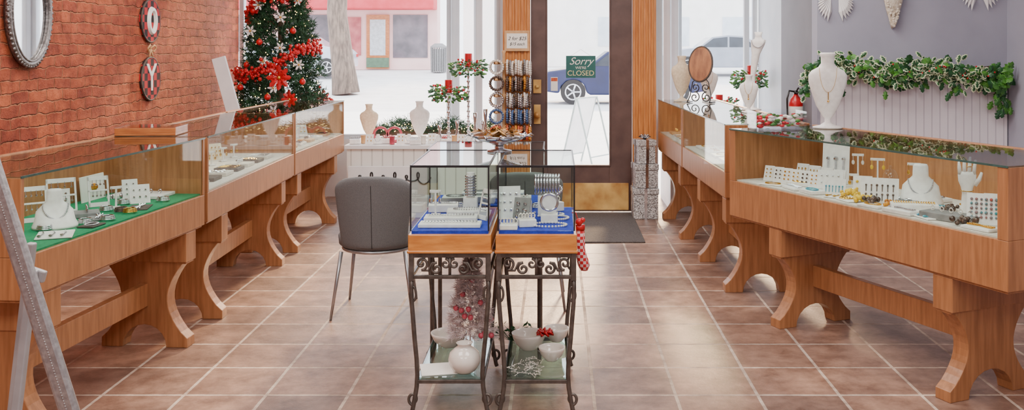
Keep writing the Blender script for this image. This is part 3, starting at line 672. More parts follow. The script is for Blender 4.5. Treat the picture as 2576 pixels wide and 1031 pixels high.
M().tube([(0,0,0),(0,0,.38)],.004,6).lathe([(.04,0),(.04,.012),(.01,.02)]).obj('trunk',TINS,parent=tt)
orn=None
for i in range(15):
    t=R.random()*.9;a=R.uniform(pi,2*pi) if i<12 else R.uniform(0,pi);rad=.115*(1-t)**.85
    p=(-.36+rad*math.cos(a),3.98+rad*math.sin(a)*.95,.148+.1+.3*t)
    if orn is None:
        orn=T('ball_ornament',p,'pink glass ball ornament on tinsel tree','ornament',group='pink ornaments on the tinsel tree')
        M().ball((0,0,0),.012,nu=12,nv=8).obj('ball',PINK,parent=orn,smooth=True);M().lathe([(.0035,.01),(.0035,.017)],n=8).obj('cap',SILV,parent=orn)
    else: dup(orn,p)
vs=T('vase',(-.37,3.83,.148),'round white ceramic vase on the glass shelf','vase')
M().lathe([(.03,0),(.045,.01),(.062,.035),(.065,.055),(.058,.08),(.038,.098),(.026,.106),(.03,.116),(.034,.12),(.028,.12),(.02,.106)],n=28).obj('body',CERAM,parent=vs,smooth=True)
def bowl(loc,r,h,label,n='bowl'):
    return M().lathe([(r*.45,0),(r*.5,.004),(r*.8,h*.4),(r*.95,h*.8),(r,h),(r*.94,h),(r*.85,h*.75),(r*.4,h*.2),(.001,h*.15)],n=26).obj(n,CERAM,loc=loc,smooth=True,label=label,cat='bowl')
bowl((-.47,4.17,.148),.08,.06,'wide white ceramic bowl beside tinsel tree')
bowl((-.12,4.13,.148),.075,.07,'white ceramic bowl on the cart shelf')
bowl((-.02,3.98,.148),.056,.055,'small white ceramic bowl with spotted trim')
bowl((-.0,4.24,.148),.055,.06,'white ceramic bowl behind red bow')
M().box(-.1,.05,-.07,.07,0,.003).obj('card_sheet',PAPER,loc=(-.45,3.87,.148),rot=(0,0,.2),label='white paper card lying on the glass shelf',cat='card')
m=M()
for i in range(8):
    a=i*pi/4;m.tube([(0,0,0),(.03*math.cos(a),.03*math.sin(a),.015),(.038*math.cos(a+.4),.038*math.sin(a+.4),.0),(0,0,0)],.005,5)
m.obj('ribbon_bow',RED,loc=(-.05,4.1,.222),smooth=True,label='red looped ribbon bow resting on bowls',cat='bow')
m=M()
for i in range(20):
    x,y=R.uniform(-.12,.02),R.uniform(-.08,.08);pts=[(x,y,.004)]
    for k in range(5): pts.append((pts[-1][0]+R.uniform(-.025,.025),pts[-1][1]+R.uniform(-.025,.025),.004+R.uniform(0,.015)))
    m.tube(pts,.0006,3)
    for p in pts: m.ball(p,.0022,nu=5,nv=3)
m.obj('bead_garland',PEARL,loc=(-.08,3.87,.148),label='tangled silver bead garland on the glass shelf',cat='garland',kind='stuff')
m=M()
for i in range(40):
    a=R.uniform(0,6.28);p=Vector((0,0,.0));d=Vector((math.cos(a),math.sin(a)*.5,R.uniform(.2,1.2)))*R.uniform(.05,.1)
    m.tube([p,p+d*.6,p+d+Vector((d.x*.2,0,-.01))],.0008,3);l=.014;v=Vector((R.uniform(-1,1),R.uniform(-1,1),R.uniform(-.4,.8))).normalized()*l;s_=v.orthogonal().normalized()*.006
    q=p+d;m.add([q-v,q+s_,q+v,q-s_],[(0,1,2,3)])
m.obj('greenery_sprig',LEAFD,loc=(-.2,4.24,.15),label='sprig of dry greenery on the cart shelf',cat='plant',kind='stuff')
st=T('striped_stocking',(.096,4.05,.505),'red and white patterned knit stocking hanging beside cart','stocking',sc=.72)
M().loft([(0.0,.02,.018,.03,0),(.03,.036,.024,.028,0),(.07,.034,.024,.018,0),(.12,.028,.022,.008,0),(.18,.03,.022,.004,0),(.24,.03,.022,.0,0)],16).obj('leg',checkmat('red_white_knit',(200,24,36),(226,190,188),.018),parent=st,smooth=True)
M().loft([(.24,.034,.026,.0,0),(.27,.034,.026,.0,0)],16).ball((.0,-.02,.29),.022).ball((.02,-.02,.3),.016).tube([(0,0,.27),(-.02,0,.34),(-.045,0,.34)],.003,5).obj('cuff',RED,parent=st,smooth=True)
# ---------------------------------------------------------------- chairs
def chair(loc,label,rz=0):
    e=T('dining_chair',loc,label,'chair',group='grey upholstered chairs',rz=rz)
    m=M();nu,nv=14,12;vs=[];fs=[]
    for j in range(nv+1):
        v=j/nv;zz=.37+.4*v
        hw=.165+.045*v**.7
        if v>.86: hw-=.05*((v-.86)/.14)**2
        for i in range(nu+1):
            u=-1+2*i/nu;ed=abs(u)**3
            vs.append((u*hw,-.0+.09*u*u+(-.05*v),zz-(.035*ed*(v**4)) ))
    for j in range(nv):
        for i in range(nu): a=j*(nu+1)+i;fs.append((a,a+1,a+nu+2,a+nu+1))
    m.add(vs,fs);m.obj('backrest',GFAB,parent=e,smooth=True,solid=.035,sub=1,label='curved charcoal fabric backrest with centre seam')
    M().tube([(0,-.016-.05*v,.37+.4*v) for v in [.02+k/10.5 for k in range(10)]],.0022,5).obj('seam',BLACK,parent=e)
    M().loft([(.36,.19,.19,0,.2),(.375,.21,.21,0,.2),(.42,.215,.215,0,.2),(.44,.2,.2,0,.2)],28).obj('seat',GFAB,parent=e,smooth=True)
    M().ring((0,.19,.352),.185,.009,'z',32,7).obj('seat_ring',CHROME,parent=e,smooth=True)
    for x,y in ((-.17,.03),(.17,.03),(-.15,.35),(.15,.35)):
        M().tube([(x,y,.355),(x*1.28,y+(-.05 if y<.2 else .06),.0)],[.011,.007],8).obj('leg',CHROME,parent=e,smooth=True)
    return e
chair((-.985,5.1,0),'charcoal upholstered dining chair with thin chrome legs beside carts',.04)
chair((-.17,5.28,0),'charcoal upholstered dining chair behind the glass carts',-.05)
prev=0
for i,(h,w_) in enumerate(((.26,.105),(.2,.096),(.2,.075))):
    g=T('gift_box',(.755,8.17,prev),'silver glitter wrapped gift box'+(' on the floor by the door' if i==0 else ' stacked on another gift box'),'gift box',group='stacked silver gift boxes',rz=.1*i)
    M().box(-w_,w_,-w_,w_,0,h-.05).obj('box',GLIT,parent=g,bev=.004)
    M().box(-w_-.007,w_+.007,-w_-.007,w_+.007,h-.05,h).obj('lid',GLIT,parent=g,bev=.004)
    M().box(-.012,.012,-w_-.01,w_+.01,0.001,h+.002).box(-w_-.01,w_+.01,-.012,.012,0.001,h+.002).obj('ribbon',SILV,parent=g)
    prev+=h+.003
m=M()
for i in range(8):
    a=i*pi/4;m.tube([(0,0,0),(.03*math.cos(a),.03*math.sin(a),.035),(.05*math.cos(a),.05*math.sin(a),.02),(0,0,0)],.006,5)
m.obj('ribbon_bow',SILV,loc=(.755,8.17,prev+.002),smooth=True,label='silver ribbon bow on stacked gift boxes',cat='bow')
# ---------------------------------------------------------------- wall decorations
mi=T('oval_mirror',(-3.1,5.57,1.66),'oval wall mirror with pewter beaded frame on brick wall','mirror')
M().prism([(.2*math.cos(2*pi*i/40),.29*math.sin(2*pi*i/40)) for i in range(40)],'x',0,.02).obj('mirror_glass',MIRR,parent=mi)
m=M().ring((.02,0,0),1,.022,'x',48,8,(.215,.305)).ring((.036,0,0),1,.008,'x',48,6,(.198,.288))
for i in range(60): a=2*pi*i/60;m.ball((.03,.232*math.cos(a),.322*math.sin(a)),.011,nu=6,nv=4)
m.obj('frame',PEWT,parent=mi,smooth=True)
PLAID=checkmat('red_black_buffalo_plaid',(176,26,34),(30,12,16),.055);CWH=mat('letter_white',(250,246,240))
for L_,zz in (('O',1.655),('Y',1.215)):
    p=T('letter_plaque',(-3.1,7.25,zz),'round buffalo plaid plaque with letter %s hung on brick'%L_,'wall sign',group='hanging letter plaques')
    M().prism([(.165*math.cos(2*pi*i/36),.165*math.sin(2*pi*i/36)) for i in range(36)],'x',0,.022).obj('disc',PLAID,parent=p)
    M().ring((.016,0,0),.162,.008,'x',36,6).obj('rim',DARK,parent=p,smooth=True)
    if L_=='O': M().ring((.024,0,0),1,.02,'x',32,6,(.06,.088)).obj('lettering',CWH,parent=p)
    else: text(L_,.3,(.024,0,0),(pi/2,0,pi/2),CWH,p,ext=.003)
for zz in (1.44,1.9):
    m=M()
    for sy in (-1,1):
        m.tube([(0,0,0),(.02,sy*.04,.03),(.02,sy*.07,.01),(.01,sy*.05,-.02),(0,0,0)],.007,6);m.tube([(.01,0,0),(.01,sy*.03,-.06)],.006,6)
    m.tube([(.004,0,-.06),(.004,0,.05)],.004,5)
    m.obj('burlap_bow',TAN,loc=(-3.092,7.25,zz),smooth=True,label='tan burlap bow tied between letter plaques',cat='bow')
def wings(x,z,sc,label):
    m=M()
    for sx in (-1,1):
        for i in range(9):
            a=-pi/2+sx*(.15+i*.16);l=(.2-.012*i)*sc;c=Vector((x+sx*.03*sc,7.198,z+.1*sc));e_=c+Vector((math.cos(a)*l*1.0,-.012-.002*i,math.sin(a)*l))
            mid=c.lerp(e_,.6);s_=Vector((-math.sin(a),0,math.cos(a)))*.02*sc
            m.add([c,mid-s_,e_,mid+s_,mid+Vector((0,-.022,0))],[(0,1,4),(1,2,4),(2,3,4),(3,0,4)])
    m.obj('angel_wings',WHITE,smooth=False,label=label,cat='wall decoration')
wings(2.06+.04,1.74,.95,'white carved feather wings mounted on the grey wall')
wings(3.19,1.83,1.05,'white carved wings mounted high on grey wall')
m=M()
m.loft([(1.595,.005,.005,2.53,7.193),(1.63,.02,.014,2.53,7.185),(1.68,.034,.022,2.53,7.178),(1.74,.055,.03,2.53,7.17),(1.8,.07,.035,2.53,7.165),(1.86,.078,.035,2.53,7.165),(2.0,.08,.035,2.53,7.165)],18)
for i in range(110): q=(i+.5)/110;m.ball((2.53+R.uniform(-1,1)*(.012+.06*min(1,q*1.3)),7.152-.012*q,1.61+.34*q),.011,nu=6,nv=4)
m.obj('carved_corbel',mat('aged_plaster',(236,226,212),(190,174,150),50,rough=.8,bump=.5),smooth=True,label='ornate tapered plaster corbel mounted on grey wall',cat='wall decoration')
HOLLY=[(0,0),(.18,.1),(.26,.26),(.42,.2),(.52,.38),(.68,.22),(.8,.26),(1,0)]
def leaf(m,c,d,nrm,l,wd=.8,mi=0):
    d=d.normalized();s_=d.cross(nrm).normalized();n_=s_.cross(d)
    pts=[c+d*u*l+s_*w*wd*l for u,w in HOLLY]+[c+d*u*l-s_*w*wd*l for u,w in HOLLY[1:-1]][::-1]
    m.m=mi
    mid=c+d*l*.5+n_*l*.12
    n=len(pts);m.add(pts+[mid],[(i,(i+1)%n,n) for i in range(n)])
gl=T('holly_garland',(2.62,7.12,1.275),'variegated holly and ivy garland draped over the beadboard','garland')
m=M();p_=[(-.76+1.5*i/12,0,.03*math.sin(i*1.3)) for i in range(13)];m.tube(p_,.012,6);m.obj('stem',BARK,parent=gl)
m=M()
for i in range(780):
    x=R.uniform(-.78,.72);zz=.03-.06*(x+.75)/1.5+.022*math.sin(x*9)+R.gauss(0,.038);y=R.uniform(-.1,-.005)
    if x<-.66: zz-=R.uniform(0,.14)
    d=Vector((R.uniform(-1,1),R.uniform(-.5,.1),R.uniform(-1,.6)));nn=Vector((R.uniform(-.4,.4),-1,R.uniform(-.2,.8))).normalized()
    c=Vector((x,y,zz));l=R.uniform(.045,.08)
    if x>.55 or R.random()<.28: leaf(m,c,d,nn,l*1.2,.95,0 if R.random()<.6 else 1)
    else:
        leaf(m,c,d,nn,l,.9,2);leaf(m,c+nn*.004+d.normalized()*l*.11,d,nn,l*.78,.66,1)
for i in range(40):
    x=.73+R.gauss(0,.03);zz=-R.uniform(0,.3);leaf(m,Vector((x-.05,R.uniform(-.09,0),zz)),Vector((R.uniform(-1,1),-.1,-1)),Vector((0,-1,.3)),R.uniform(.05,.09),.9,R.choice([0,1]))
for i in range(30):
    x=R.choice([-.5,-.1,.1,.35])+R.gauss(0,.05);leaf(m,Vector((x,R.uniform(-.09,0),-.04-R.uniform(0,.11))),Vector((R.uniform(-1,1),-.1,-1)),Vector((0,-1,.3)),R.uniform(.05,.08),.8,R.choice([0,1]))
m.obj('foliage',[LEAFG,LEAFD,LEAFW],parent=gl,kind='stuff')
m=M()
for i in range(26): m.ball((R.uniform(-.7,.7),-.112,R.uniform(-.06,.06)),.007,nu=7,nv=5)
m.obj('berries',RED,parent=gl,smooth=True,kind='stuff')
fe=T('fire_extinguisher',(1.905,7.6,.70),'red fire extinguisher with black hose on grey wall','fire extinguisher',sc=.95)
M().lathe([(.05,0),(.06,.01),(.06,.32),(.05,.36),(.025,.385),(.02,.4)],n=22).obj('cylinder',RED,parent=fe,smooth=True)
M().lathe([(.0605,.2),(.0605,.3)],n=22).obj('label_band',PAPER,parent=fe)
M().box(-.015,.015,-.02,.02,.4,.43).tube([(0,-.02,.43),(0,-.09,.455)],.008,6).tube([(0,-.02,.41),(0,-.09,.42)],.006,6).tube([(0,.0,.42),(-.06,-.02,.43),(-.08,-.03,.36),(-.075,-.03,.2),(-.07,-.03,.1)],.009,7).obj('valve_and_hose',BLACK,parent=fe,smooth=True)
# ---------------------------------------------------------------- Christmas tree
TX,TY=-2.52,8.72
ct=T('christmas_tree',(TX,TY,0),'tall green christmas tree trimmed in red beside brick wall','christmas tree')
def crad(zz): return .48*(1-(zz-.35)/2.65)**.8
m=M()
for i in range(1150):
    t=(i+R.random())/1150;zz=.4+2.4*t;rad=crad(zz);a=i*2.399+R.uniform(-.3,.3);L=rad*R.uniform(.75,1.12)
    d=Vector((math.cos(a),math.sin(a),.12));p0=Vector((0,0,zz))+d*L*.35;p1=Vector((0,0,zz))+d*L
    for k in range(42):
        c=p0.lerp(p1,R.random()**.6);v=(Vector((R.gauss(0,1),R.gauss(0,1),R.gauss(0,1))).normalized()*.8+d*.8).normalized()*.055;s_=v.orthogonal().normalized()*.0045
        m.add([c-s_,c+s_,c+v],[(0,1,2)])
m.obj('foliage',NEED,parent=ct,kind='stuff')
M().tube([(0,0,0.02),(0,0,2.7)],[.05,.01],8).lathe([(.16,0),(.16,.03),(.06,.05)]).obj('trunk',BARK,parent=ct)
m=M()
for i in range(1900):
    t=i/1900;zz=.72+1.75*t;a=t*2*pi*3.0-1.6;rad=crad(zz)*1.06
    zz+=.05*math.sin(a*2.5)
    m.ball((rad*math.cos(a)+R.gauss(0,.02),rad*math.sin(a)+R.gauss(0,.02),zz+R.gauss(0,.028)),R.uniform(.010,.019),nu=7,nv=5)
m.obj('red_berry_garland',RED,parent=ct,smooth=True,label='red berry garland spiralling around the christmas tree',kind='stuff')
m=M()
for i in range(130):
    zz=R.uniform(.8,2.0);a=R.uniform(-pi,0);rad=crad(zz)*1.0;m.ball((rad*math.cos(a),rad*math.sin(a),zz),.0045,nu=5,nv=3)
m.obj('string_lights',LIT,parent=ct,label='warm fairy lights wound through the christmas tree',kind='stuff')
def tp(px,zz,out=1.05):
    rad=crad(zz)*out;s=max(-1,min(1,px/rad));return (TX+rad*s,TY-rad*math.sqrt(1-s*s),zz)
fl=None
for px,zz in [(-.13,1.83),(.08,1.72),(.09,1.45),(-.05,1.33),(-.2,1.6),(.2,1.87),(.24,1.3),(.05,1.1)]:
    p=tp(px,zz,1.08)
    if fl is None:
        fl=T('flower_ornament',p,'white glittered poinsettia ornament on the tree','ornament',group='white flower ornaments')
        m=M()
        for i in range(6):
            a=i*pi/3;leaf(m,Vector((0,0,0)),Vector((math.cos(a),-.25,math.sin(a))),Vector((0,-1,0)),.055,.6,0)
        m.obj('petals',WHITE,parent=fl);M().ball((0,-.012,0),.01).obj('flower_centre',GOLD,parent=fl,smooth=True)
    else: dup(fl,p,label=None,sc=R.uniform(.75,1.05))
for px,zz,s_ in [(.1,1.19,1.3),(.19,1.0,.85)]:
    p=tp(px,zz,1.12)
    q=T('poinsettia_ornament',p,'red velvet poinsettia clipped to the tree','ornament',group='red poinsettias on the tree',sc=s_)
    m=M()
    for i in range(8):
        a=i*pi/4;leaf(m,Vector((0,0,0)),Vector((math.cos(a),-.3,math.sin(a))),Vector((0,-1,0)),.09,.7,0)
    m.obj('petals',RED,parent=q);M().ball((0,-.015,0),.014).obj('flower_centre',GOLD,parent=q,smooth=True)
bo=None
for px,zz in [(-.22,1.3),(-.19,1.78),(.03,1.28),(.27,1.15),(-.1,1.5),(.18,1.6),(-.28,1.1),(0,1.02),(.13,1.36),(.26,1.42)]:
    p=tp(px,zz,1.06)
    if bo is None:
        bo=T('ball_ornament',p,'shiny red ball ornament hanging on the tree','ornament',group='red ball ornaments')
        M().ball((0,0,0),.028,nu=16,nv=10).obj('ball',RED,parent=bo,smooth=True);M().lathe([(.008,.026),(.008,.038)],n=8).obj('cap',GOLD,parent=bo)
    else: dup(bo,p)
M().box(-.055,.055,-.015,.015,0,1.42).obj('leaning_panel',WHITE,loc=(-2.42,7.9,0),rot=(0,-.27,0),bev=.002,label='tall narrow white panel leaning near the christmas tree',cat='panel')
# ---------------------------------------------------------------- window display items
bust((-1.68,8.55,.617),.1,.33,'cream linen necklace bust in window display',CREAM,False)
bust((-1.22,8.5,.617),0,.36,'white necklace bust in window display',LEATH,False)
g2=T('pine_garland',(-1.1,8.95,.65),'green pine garland lying along the window sill','garland')
m=M()
for i in range(4200):
    x=R.uniform(-.66,.6);c=Vector((x,R.gauss(0,.035),.05+R.gauss(0,.03)+.03*math.sin(x*14)));c.z=max(c.z,.0);v=Vector((R.gauss(0,1),R.gauss(0,1),abs(R.gauss(0,.9))+.1)).normalized()*.055;s_=v.orthogonal().normalized()*.0033
    m.add([c-s_,c+s_,c+v],[(0,1,2)])
m.obj('needles',NEED,parent=g2,kind='stuff')
M().tube([(-.66,0,.0),(0,0,.02),(.6,0,.0)],.03,6).obj('stem',BARK,parent=g2)
m=M()
for i in range(110): m.ball((R.uniform(-.6,.58),-.06,.05+R.uniform(-.03,.05)),.004,nu=6,nv=4)
m.obj('lights',LIT,parent=g2,kind='stuff')
def candle(loc,h,ch,label):
    e=T('candlestick',loc,label,'candlestick')
    pr=[(.055,0),(.055,.01),(.03,.02),(.012,.04)]
    n=int(h/.05)
    for i in range(1,n): zz=.04+(h-.08)*i/n;pr+=[(.009,zz-.012),(.021 if i%2 else .015,zz),(.009,zz+.012)]
    pr+=[(.012,h-.03),(.045,h-.012),(.045,h-.004),(.03,h)]
    M().lathe(pr,n=18).obj('stem',SILV,parent=e,smooth=True)
    M().lathe([(.034,h),(.034,h+ch),(.03,h+ch+.002)],n=20).obj('candle',REDC,parent=e,smooth=False)
    m=M()
    for i in range(160):
        a=R.uniform(0,6.28);rr=R.uniform(.03,.15);leaf(m,Vector((rr*math.cos(a),rr*math.sin(a),h+R.uniform(-.07,.06))),Vector((math.cos(a),math.sin(a),R.uniform(-.9,.6))),Vector((0,-.8,.6)).normalized(),.05,.75,i%2)
    m.obj('holly_ring',[LEAFD,LEAFG],parent=e,kind='stuff')
    m=M()
    for i in range(32): a=R.uniform(0,6.28);rr=R.uniform(.06,.16);m.ball((rr*math.cos(a),rr*math.sin(a),h+R.uniform(-.06,.07)),.011,nu=6,nv=4)
    m.obj('berries',RED,parent=e,smooth=True,kind='stuff')
candle((-.95,8.4,.617),.44,.11,'silver candlestick with red candle and holly wreath')
candle((-.79,8.55,.617),.66,.12,'tall silver candlestick with red candle and holly')
candle((1.78,8.75,.617),.55,.12,'silver candlestick with red candle by side window')
candle((1.5,8.8,.617),.3,.1,'short silver candlestick with red candle by side window')
for x,y,h in ((-.87,8.35,.2),(-.72,8.42,.26),(-.66,8.5,.18),(-1.02,8.33,.16),(-.62,8.3,.3)):
    M().lathe([(.035,0),(.035,.008),(.008,.02),(.018,h*.4),(.008,h*.6),(.016,h*.8),(.02,h),(.014,h)],n=16).obj('candle_holder',SILV,loc=(x,y,.617),smooth=True,label='slender silver candle holder in window display',cat='candlestick')
for i in range(16):
    x=-1.75+i*.066;y=8.28+.05*math.sin(i*2.1);k=i%4
    if k==0: tray((x,y,.617),.2,.09,.07,.04,'white block with silver ring in window display',LEATH,SILV,2)
    elif k==1: M().lathe([(.022,0),(.022,.06),(.026,.062),(.026,.07),(.0005,.07)],n=16).obj('jar',[CERAM,TAN,PINK][i%3],loc=(x,y,.617),label='small round lidded jar in window display',cat='jar')
    elif k==2: board((x,y,.617),0,.07,.09,'small white earring card in window display',(2,2),GOLD)
    else: lowbust((x,y,.617),0,.09,'little white pendant form in window display')
for i in range(7):
    x=-1.7+i*.17
    if i==3: continue
    pouch((x,8.68,.617),0,'cluster of small red and gold trinkets',[ORNG,RED,PEARL][i%3])
for x in (-1.55,-1.43): 
    M().ring((0,0,.07),.06,.012,'y',26,7).box(-.04,.04,-.03,.03,0,.012).obj('ring_ornament',PINK,loc=(x,8.42,.617),smooth=True,label='rosy ring shaped ornament on small base',cat='ornament')
bs=T('bracelet_stand',(-.455,8.24,0.6),'tall rotating bracelet stand loaded with bangles','jewelry display')
M().lathe([(.06,.016),(.06,.03),(.014,.036),(.012,.8),(.02,.82),(.001,.83)],n=16).obj('post',TAN,parent=bs,smooth=True)
cols=[(PEARL,'pale pearl'),(BRNB,'brown and black'),(SILV,'silver'),(BBLUE,'blue'),(ORNG,'orange and red')]
for i in range(5):
    zz=.755+.141*(4-i)
    mb=M().tube([(-.09,0,zz-.6),(.23,0,zz-.6)],.013,8).tube([(-.06,-.09,zz-.6),(-.06,.05,zz-.6)],.013,8);mb.obj('arm',TAN,parent=bs,smooth=True)
    mm,cn=cols[i];base=None
    for k in range(13):
        if k<9: loc=(-.455+.03+.0245*k,8.24,zz-.035-.006*((k*7)%3));rot=(0,0,.12*math.sin(k*2.3))
        else: loc=(-.515,8.24-.08+.028*(k-9),zz-.035);rot=(0,0,pi/2+.1)
        if base is None:
            m=M();m.beads([(0,.056*math.cos(2*pi*q/18),.056*math.sin(2*pi*q/18)) for q in range(18)],.0118)
            base=m.obj('bangle',mm,loc=loc,smooth=True,label=cn+' beaded bangle on the bracelet stand',cat='bracelet',group='bangles on the bracelet stand')
        else:
            c=base.copy();COL.objects.link(c);c.location=loc;c.rotation_euler=rot
            if k in (1,3,6,8,10): c.data=c.data.copy();c.data.materials[0]=[BRNB,GREYT,AMBER,PEARL,SILV][(i+k)%5];c['label']='contrasting beaded bangle on the bracelet stand'
for loc,r_ in (((-2.5,4.25,0),.17),((-2.4,6.1,0),.13)):
    bk=T('woven_basket',loc,'round golden woven basket on the floor under showcase','basket')
    M().lathe([(r_*.7,0),(r_*.95,.06),(r_*1.05,.15),(r_*1.0,.23),(r_*.9,.26),(r_*.85,.25),(r_*.8,.1),(.001,.04)],n=28).obj('basket_body',mat('golden_wicker',(214,168,96),(150,100,50),50,rough=.7,bump=.6),parent=bk,smooth=True)
    M().ring((0,0,.25),r_*.93,.012,'z',30,6).obj('rim',BARK,parent=bk,smooth=True)
# ---------------------------------------------------------------- easel sign
es=T('easel_sign',(-1.25,2.2,0),'leaning sign easel with embossed silver frame','easel')
def rail(m,p,q,w,t):
    p=Vector(p);q=Vector(q);d=(q-p).normalized();s_=d.cross(Vector((0,1,0))).normalized()*w/2;u=Vector((0,t/2,0))
    m.add([p-s_-u,p+s_-u,p+s_+u,p-s_+u,q-s_-u,q+s_-u,q+s_+u,q-s_+u],[(0,3,2,1),(4,5,6,7),(0,1,5,4),(1,2,6,5),(2,3,7,6),(3,0,4,7)])
m=M();rail(m,(.29,0,.1),(-.20,.06,1.52),.044,.022);rail(m,(-.35,0,.1),(-.66,.06,1.52),.038,.022);rail(m,(-.68,.06,1.5),(-.18,.06,1.5),.038,.022);rail(m,(-.35,0,.12),(.29,0,.12),.038,.022)
m.obj('frame',SFRAME,parent=es,bev=.008)
m=M()
for i in range(230):
    t=i/230;m.ball((.29-.49*t,-.010+.06*t,.1+1.42*t),.003,nu=6,nv=4)
m.obj('beading',SFRAME,parent=es,smooth=True,kind='stuff')
m=M();rail(m,(-.10,.06,0),(-.045,.16,.90),.022,.02);m.obj('support_leg',GREYWD,parent=es,bev=.004)
m=M();rail(m,(-.18,.2,0),(-.07,.2,.96),.02,.02);m.obj('support_leg',GREYWD,parent=es,bev=.004)
m=M();rail(m,(-.09,.18,.9),(-.02,.17,.88),.03,.015);m.obj('cross_brace',GREYWD,parent=es,bev=.004)
# ---------------------------------------------------------------- exterior
CONC=mat('sunlit_concrete',(250,248,245),(240,238,234),1.5,rough=.8);ROAD=mat('pale_asphalt',(232,230,230),(220,218,218),2,rough=.8)
M().box(-30,30,9.45,22,-.12,-.02).obj('sidewalk',CONC,label='bright sunlit concrete pavement outside the shop',cat='pavement')
M().add([(-30,22,-.03),(30,22,-.03),(30,28,-.03),(-30,28,-.03),(30,38,.52),(-30,38,.52),(30,60,.52),(-30,60,.52)],[(0,1,2,3),(3,2,4,5),(5,4,6,7)]).obj('street',ROAD,label='pale sunlit street across from the shop',cat='road')
PINKW=mat('pale_pink_facade',(240,204,200),(230,190,186),1,rough=.8);AWN=mat('red_awning',(210,70,80),(196,56,66),3,rough=.7)
fb=T('shop_building',(-8,40,.53),'pale pink shopfront building across the street','building')
M().box(-24,3,0,1,0,6).obj('facade',PINKW,parent=fb)
M().box(-24,3,-1.2,0,2.5,3.3).obj('awning',AWN,parent=fb,bev=.05)
for x0_,x1_ in ((-3.2,-1.5),(1.15,2.6),(-8,-4.5),(-14,-9)): M().box(x0_,x1_,-.05,0,.5,2.3).obj('shop_window',mat('dark_shop_window',(120,110,118),(84,78,84),1.5,rough=.1),parent=fb)
M().box(.05,1.0,-.12,0,.05,2.3).obj('door',ROBIN,parent=fb);M().box(.2,.85,-.14,-.12,.6,2.1).obj('door_pane',mat('pale_door_pane',(200,206,210)),parent=fb);M().box(.05,1.0,-.15,-.12,.1,.5).obj('door_panel',mat('green_panel',(90,120,96)),parent=fb)
M().box(-1.2,-.2,-.08,0,.6,2.2).obj('poster_panel',mat('red_poster',(196,110,110),(150,60,70),2),parent=fb)
wb=T('white_building',(10,46,.53),'white rendered building across the street','building')
M().box(-14.5,14,0,1,0,7).obj('facade',CONC,parent=wb)
for i in range(5): M().box(-8+3*i,-6.6+3*i,-.05,0,1,2.4).obj('shop_window',mat('pale_window',(214,222,230),(196,206,216),2,rough=.3),parent=wb)
def car(loc,mt,label,rz=0):
    e=T('car',loc,label,'car',rz=rz)
    side=[(-2.15,.35),(-2.15,.7),(-2.0,.86),(-1.5,.93),(-.95,1.0),(-.45,1.38),(.1,1.45),(.75,1.42),(1.3,1.08),(1.95,.98),(2.15,.8),(2.15,.35),(1.75,.3)]
    for i in range(7): a=pi*i/6;side.append((1.35+.36*math.cos(a),.3+.36*math.sin(a)))
    side.append((.9,.25));side.append((-.9,.25))
    for i in range(7): a=pi*i/6;side.append((-1.35+.36*math.cos(a),.3+.36*math.sin(a)))
    side.append((-1.8,.3))
    M().prism(side,'y',-.85,.85).obj('body',mt,parent=e,bev=.05,smooth=False)
    M().prism([(-.85,1.0),(-.42,1.32),(.1,1.38),(.1,1.0)],'y',-.86,.86).prism([(.17,1.0),(.17,1.38),(.7,1.35),(1.1,1.06),(1.1,1.0)],'y',-.86,.86).obj('side_window',mat('tinted_glass',(60,66,76),(50,54,62),3,rough=.08),parent=e)
    for y_ in (-.8,.5): M().box(1.95,2.17,y_,y_+.3,.68,.8).obj('tail_light',RED,parent=e,bev=.02)
    for x in (-1.35,1.35):
        for y in (-.8,.62):
            w=M();w.T=Matrix.Translation((x,y,.325))@Matrix.Rotation(-pi/2,4,'X');w.lathe([(.2,0),(.325,0),(.325,.18),(.2,.18)],n=28);o=w.obj('wheel',BLACK,parent=e)
            w=M();w.T=Matrix.Translation((x,y-.01,.325))
            for k in range(5): a=2*pi*k/5;w.tube([(0,0,0),(.2*math.cos(a),0,.2*math.sin(a))],.03,6)
            w.ring((0,0,0),.2,.025,'y',24,6);w.obj('wheel_rim',SILV,parent=e,smooth=True)
    return e
car((1.78,25.6,-.025),mat('navy_car_paint',(22,30,76),(16,24,64),3,rough=.4,coat=.1),'dark blue parked car seen through the door')
car((-9.6,35,.42),mat('silver_car_paint',(190,198,210),(180,188,200),3,rough=.2,coat=.8),'silver blue car parked across the street')
car((6.2,36,.47),mat('grey_car_paint',(140,146,160),(130,136,150),3,rough=.2,coat=.8),'grey car parked across the street')
m=M();m.tube([(-6.4,29,.06),(-6.5,29,1),(-6.7,29.1,2.5),(-6.6,29,4.5),(-6.9,29,7)],[.42,.34,.3,.28,.24],14);m.tube([(-6.6,29,4),(-5.6,28.8,5.2),(-5,28.7,7)],[.16,.12,.08],10)
m.obj('street_tree',TRUNK,smooth=True,label='bare grey brown tree trunk on the pavement',cat='tree')
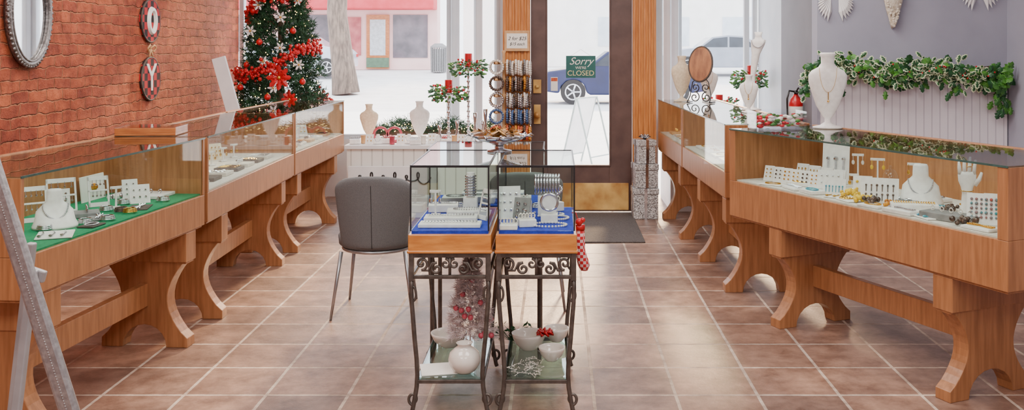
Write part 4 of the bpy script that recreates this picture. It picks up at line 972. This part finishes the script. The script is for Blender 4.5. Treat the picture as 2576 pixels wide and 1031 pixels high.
tb_=T('litter_bin',(-4.6,37.2,.5),'grey slatted metal litter bin on the pavement','litter bin')
m=M()
for i in range(20): a=2*pi*i/20;m.tube([(.28*math.cos(a),.28*math.sin(a),.0),(.3*math.cos(a),.3*math.sin(a),.95)],.025,5)
m.lathe([(.25,.03),(.27,.9)]);m.obj('bin_body',GREYT,parent=tb_);M().lathe([(.32,.95),(.32,1.0),(.15,1.12),(.14,1.1)],n=20).obj('lid',GREYT,parent=tb_)
af=T('sandwich_board',(.38,12,-.02),'white folding sandwich board frame on the pavement','sign',rz=1.0)
for y0_,t_ in ((-.23,-.26),(.23,.26)):
    m2=M();m2.T=Matrix.Translation((0,y0_,0))@Matrix.Rotation(t_,4,'X');m2.box(-.25,-.235,-.008,.008,.004,.88).box(.235,.25,-.008,.008,.004,.88).box(-.235,.235,-.008,.008,.865,.88).box(-.235,.235,-.008,.008,.12,.135);m2.obj('edge_frame',mat('pale_grey_plastic',(170,182,180)),parent=af)
m2=M();m2.T=Matrix.Translation((0,.23,0))@Matrix.Rotation(.26,4,'X');m2.box(-.235,.235,-.004,.004,.135,.865);m2.obj('panel',WHITE,parent=af)
# ---------------------------------------------------------------- lights
w=bpy.data.worlds.new('sky');bpy.context.scene.world=w;w.use_nodes=True
bg=w.node_tree.nodes['Background'];bg.inputs[0].default_value=(.93,.96,1,1);bg.inputs[1].default_value=5.4
sl=bpy.data.lights.new('sun','SUN');sl.energy=8;sl.angle=.11;sl.color=(1,.68,.38);so=bpy.data.objects.new('sun',sl);COL.objects.link(so)
so.rotation_euler=Vector((-.1,-.88,-.48)).to_track_quat('-Z','Y').to_euler()
def area(name,loc,sx,sy,e,col=(1,.955,.9)):
    l=bpy.data.lights.new(name,'AREA');l.shape='RECTANGLE';l.size=sx;l.size_y=sy;l.energy=e;l.color=col
    o=bpy.data.objects.new(name,l);COL.objects.link(o);o.location=loc;return o
for x in (-1.7,1.0):
    for y in (-.5,2.6,5.9): area('ceiling_fill',(x,y,3.15),1.5,1.5,80)  # unseen fill lamps added under the ceiling to brighten the room
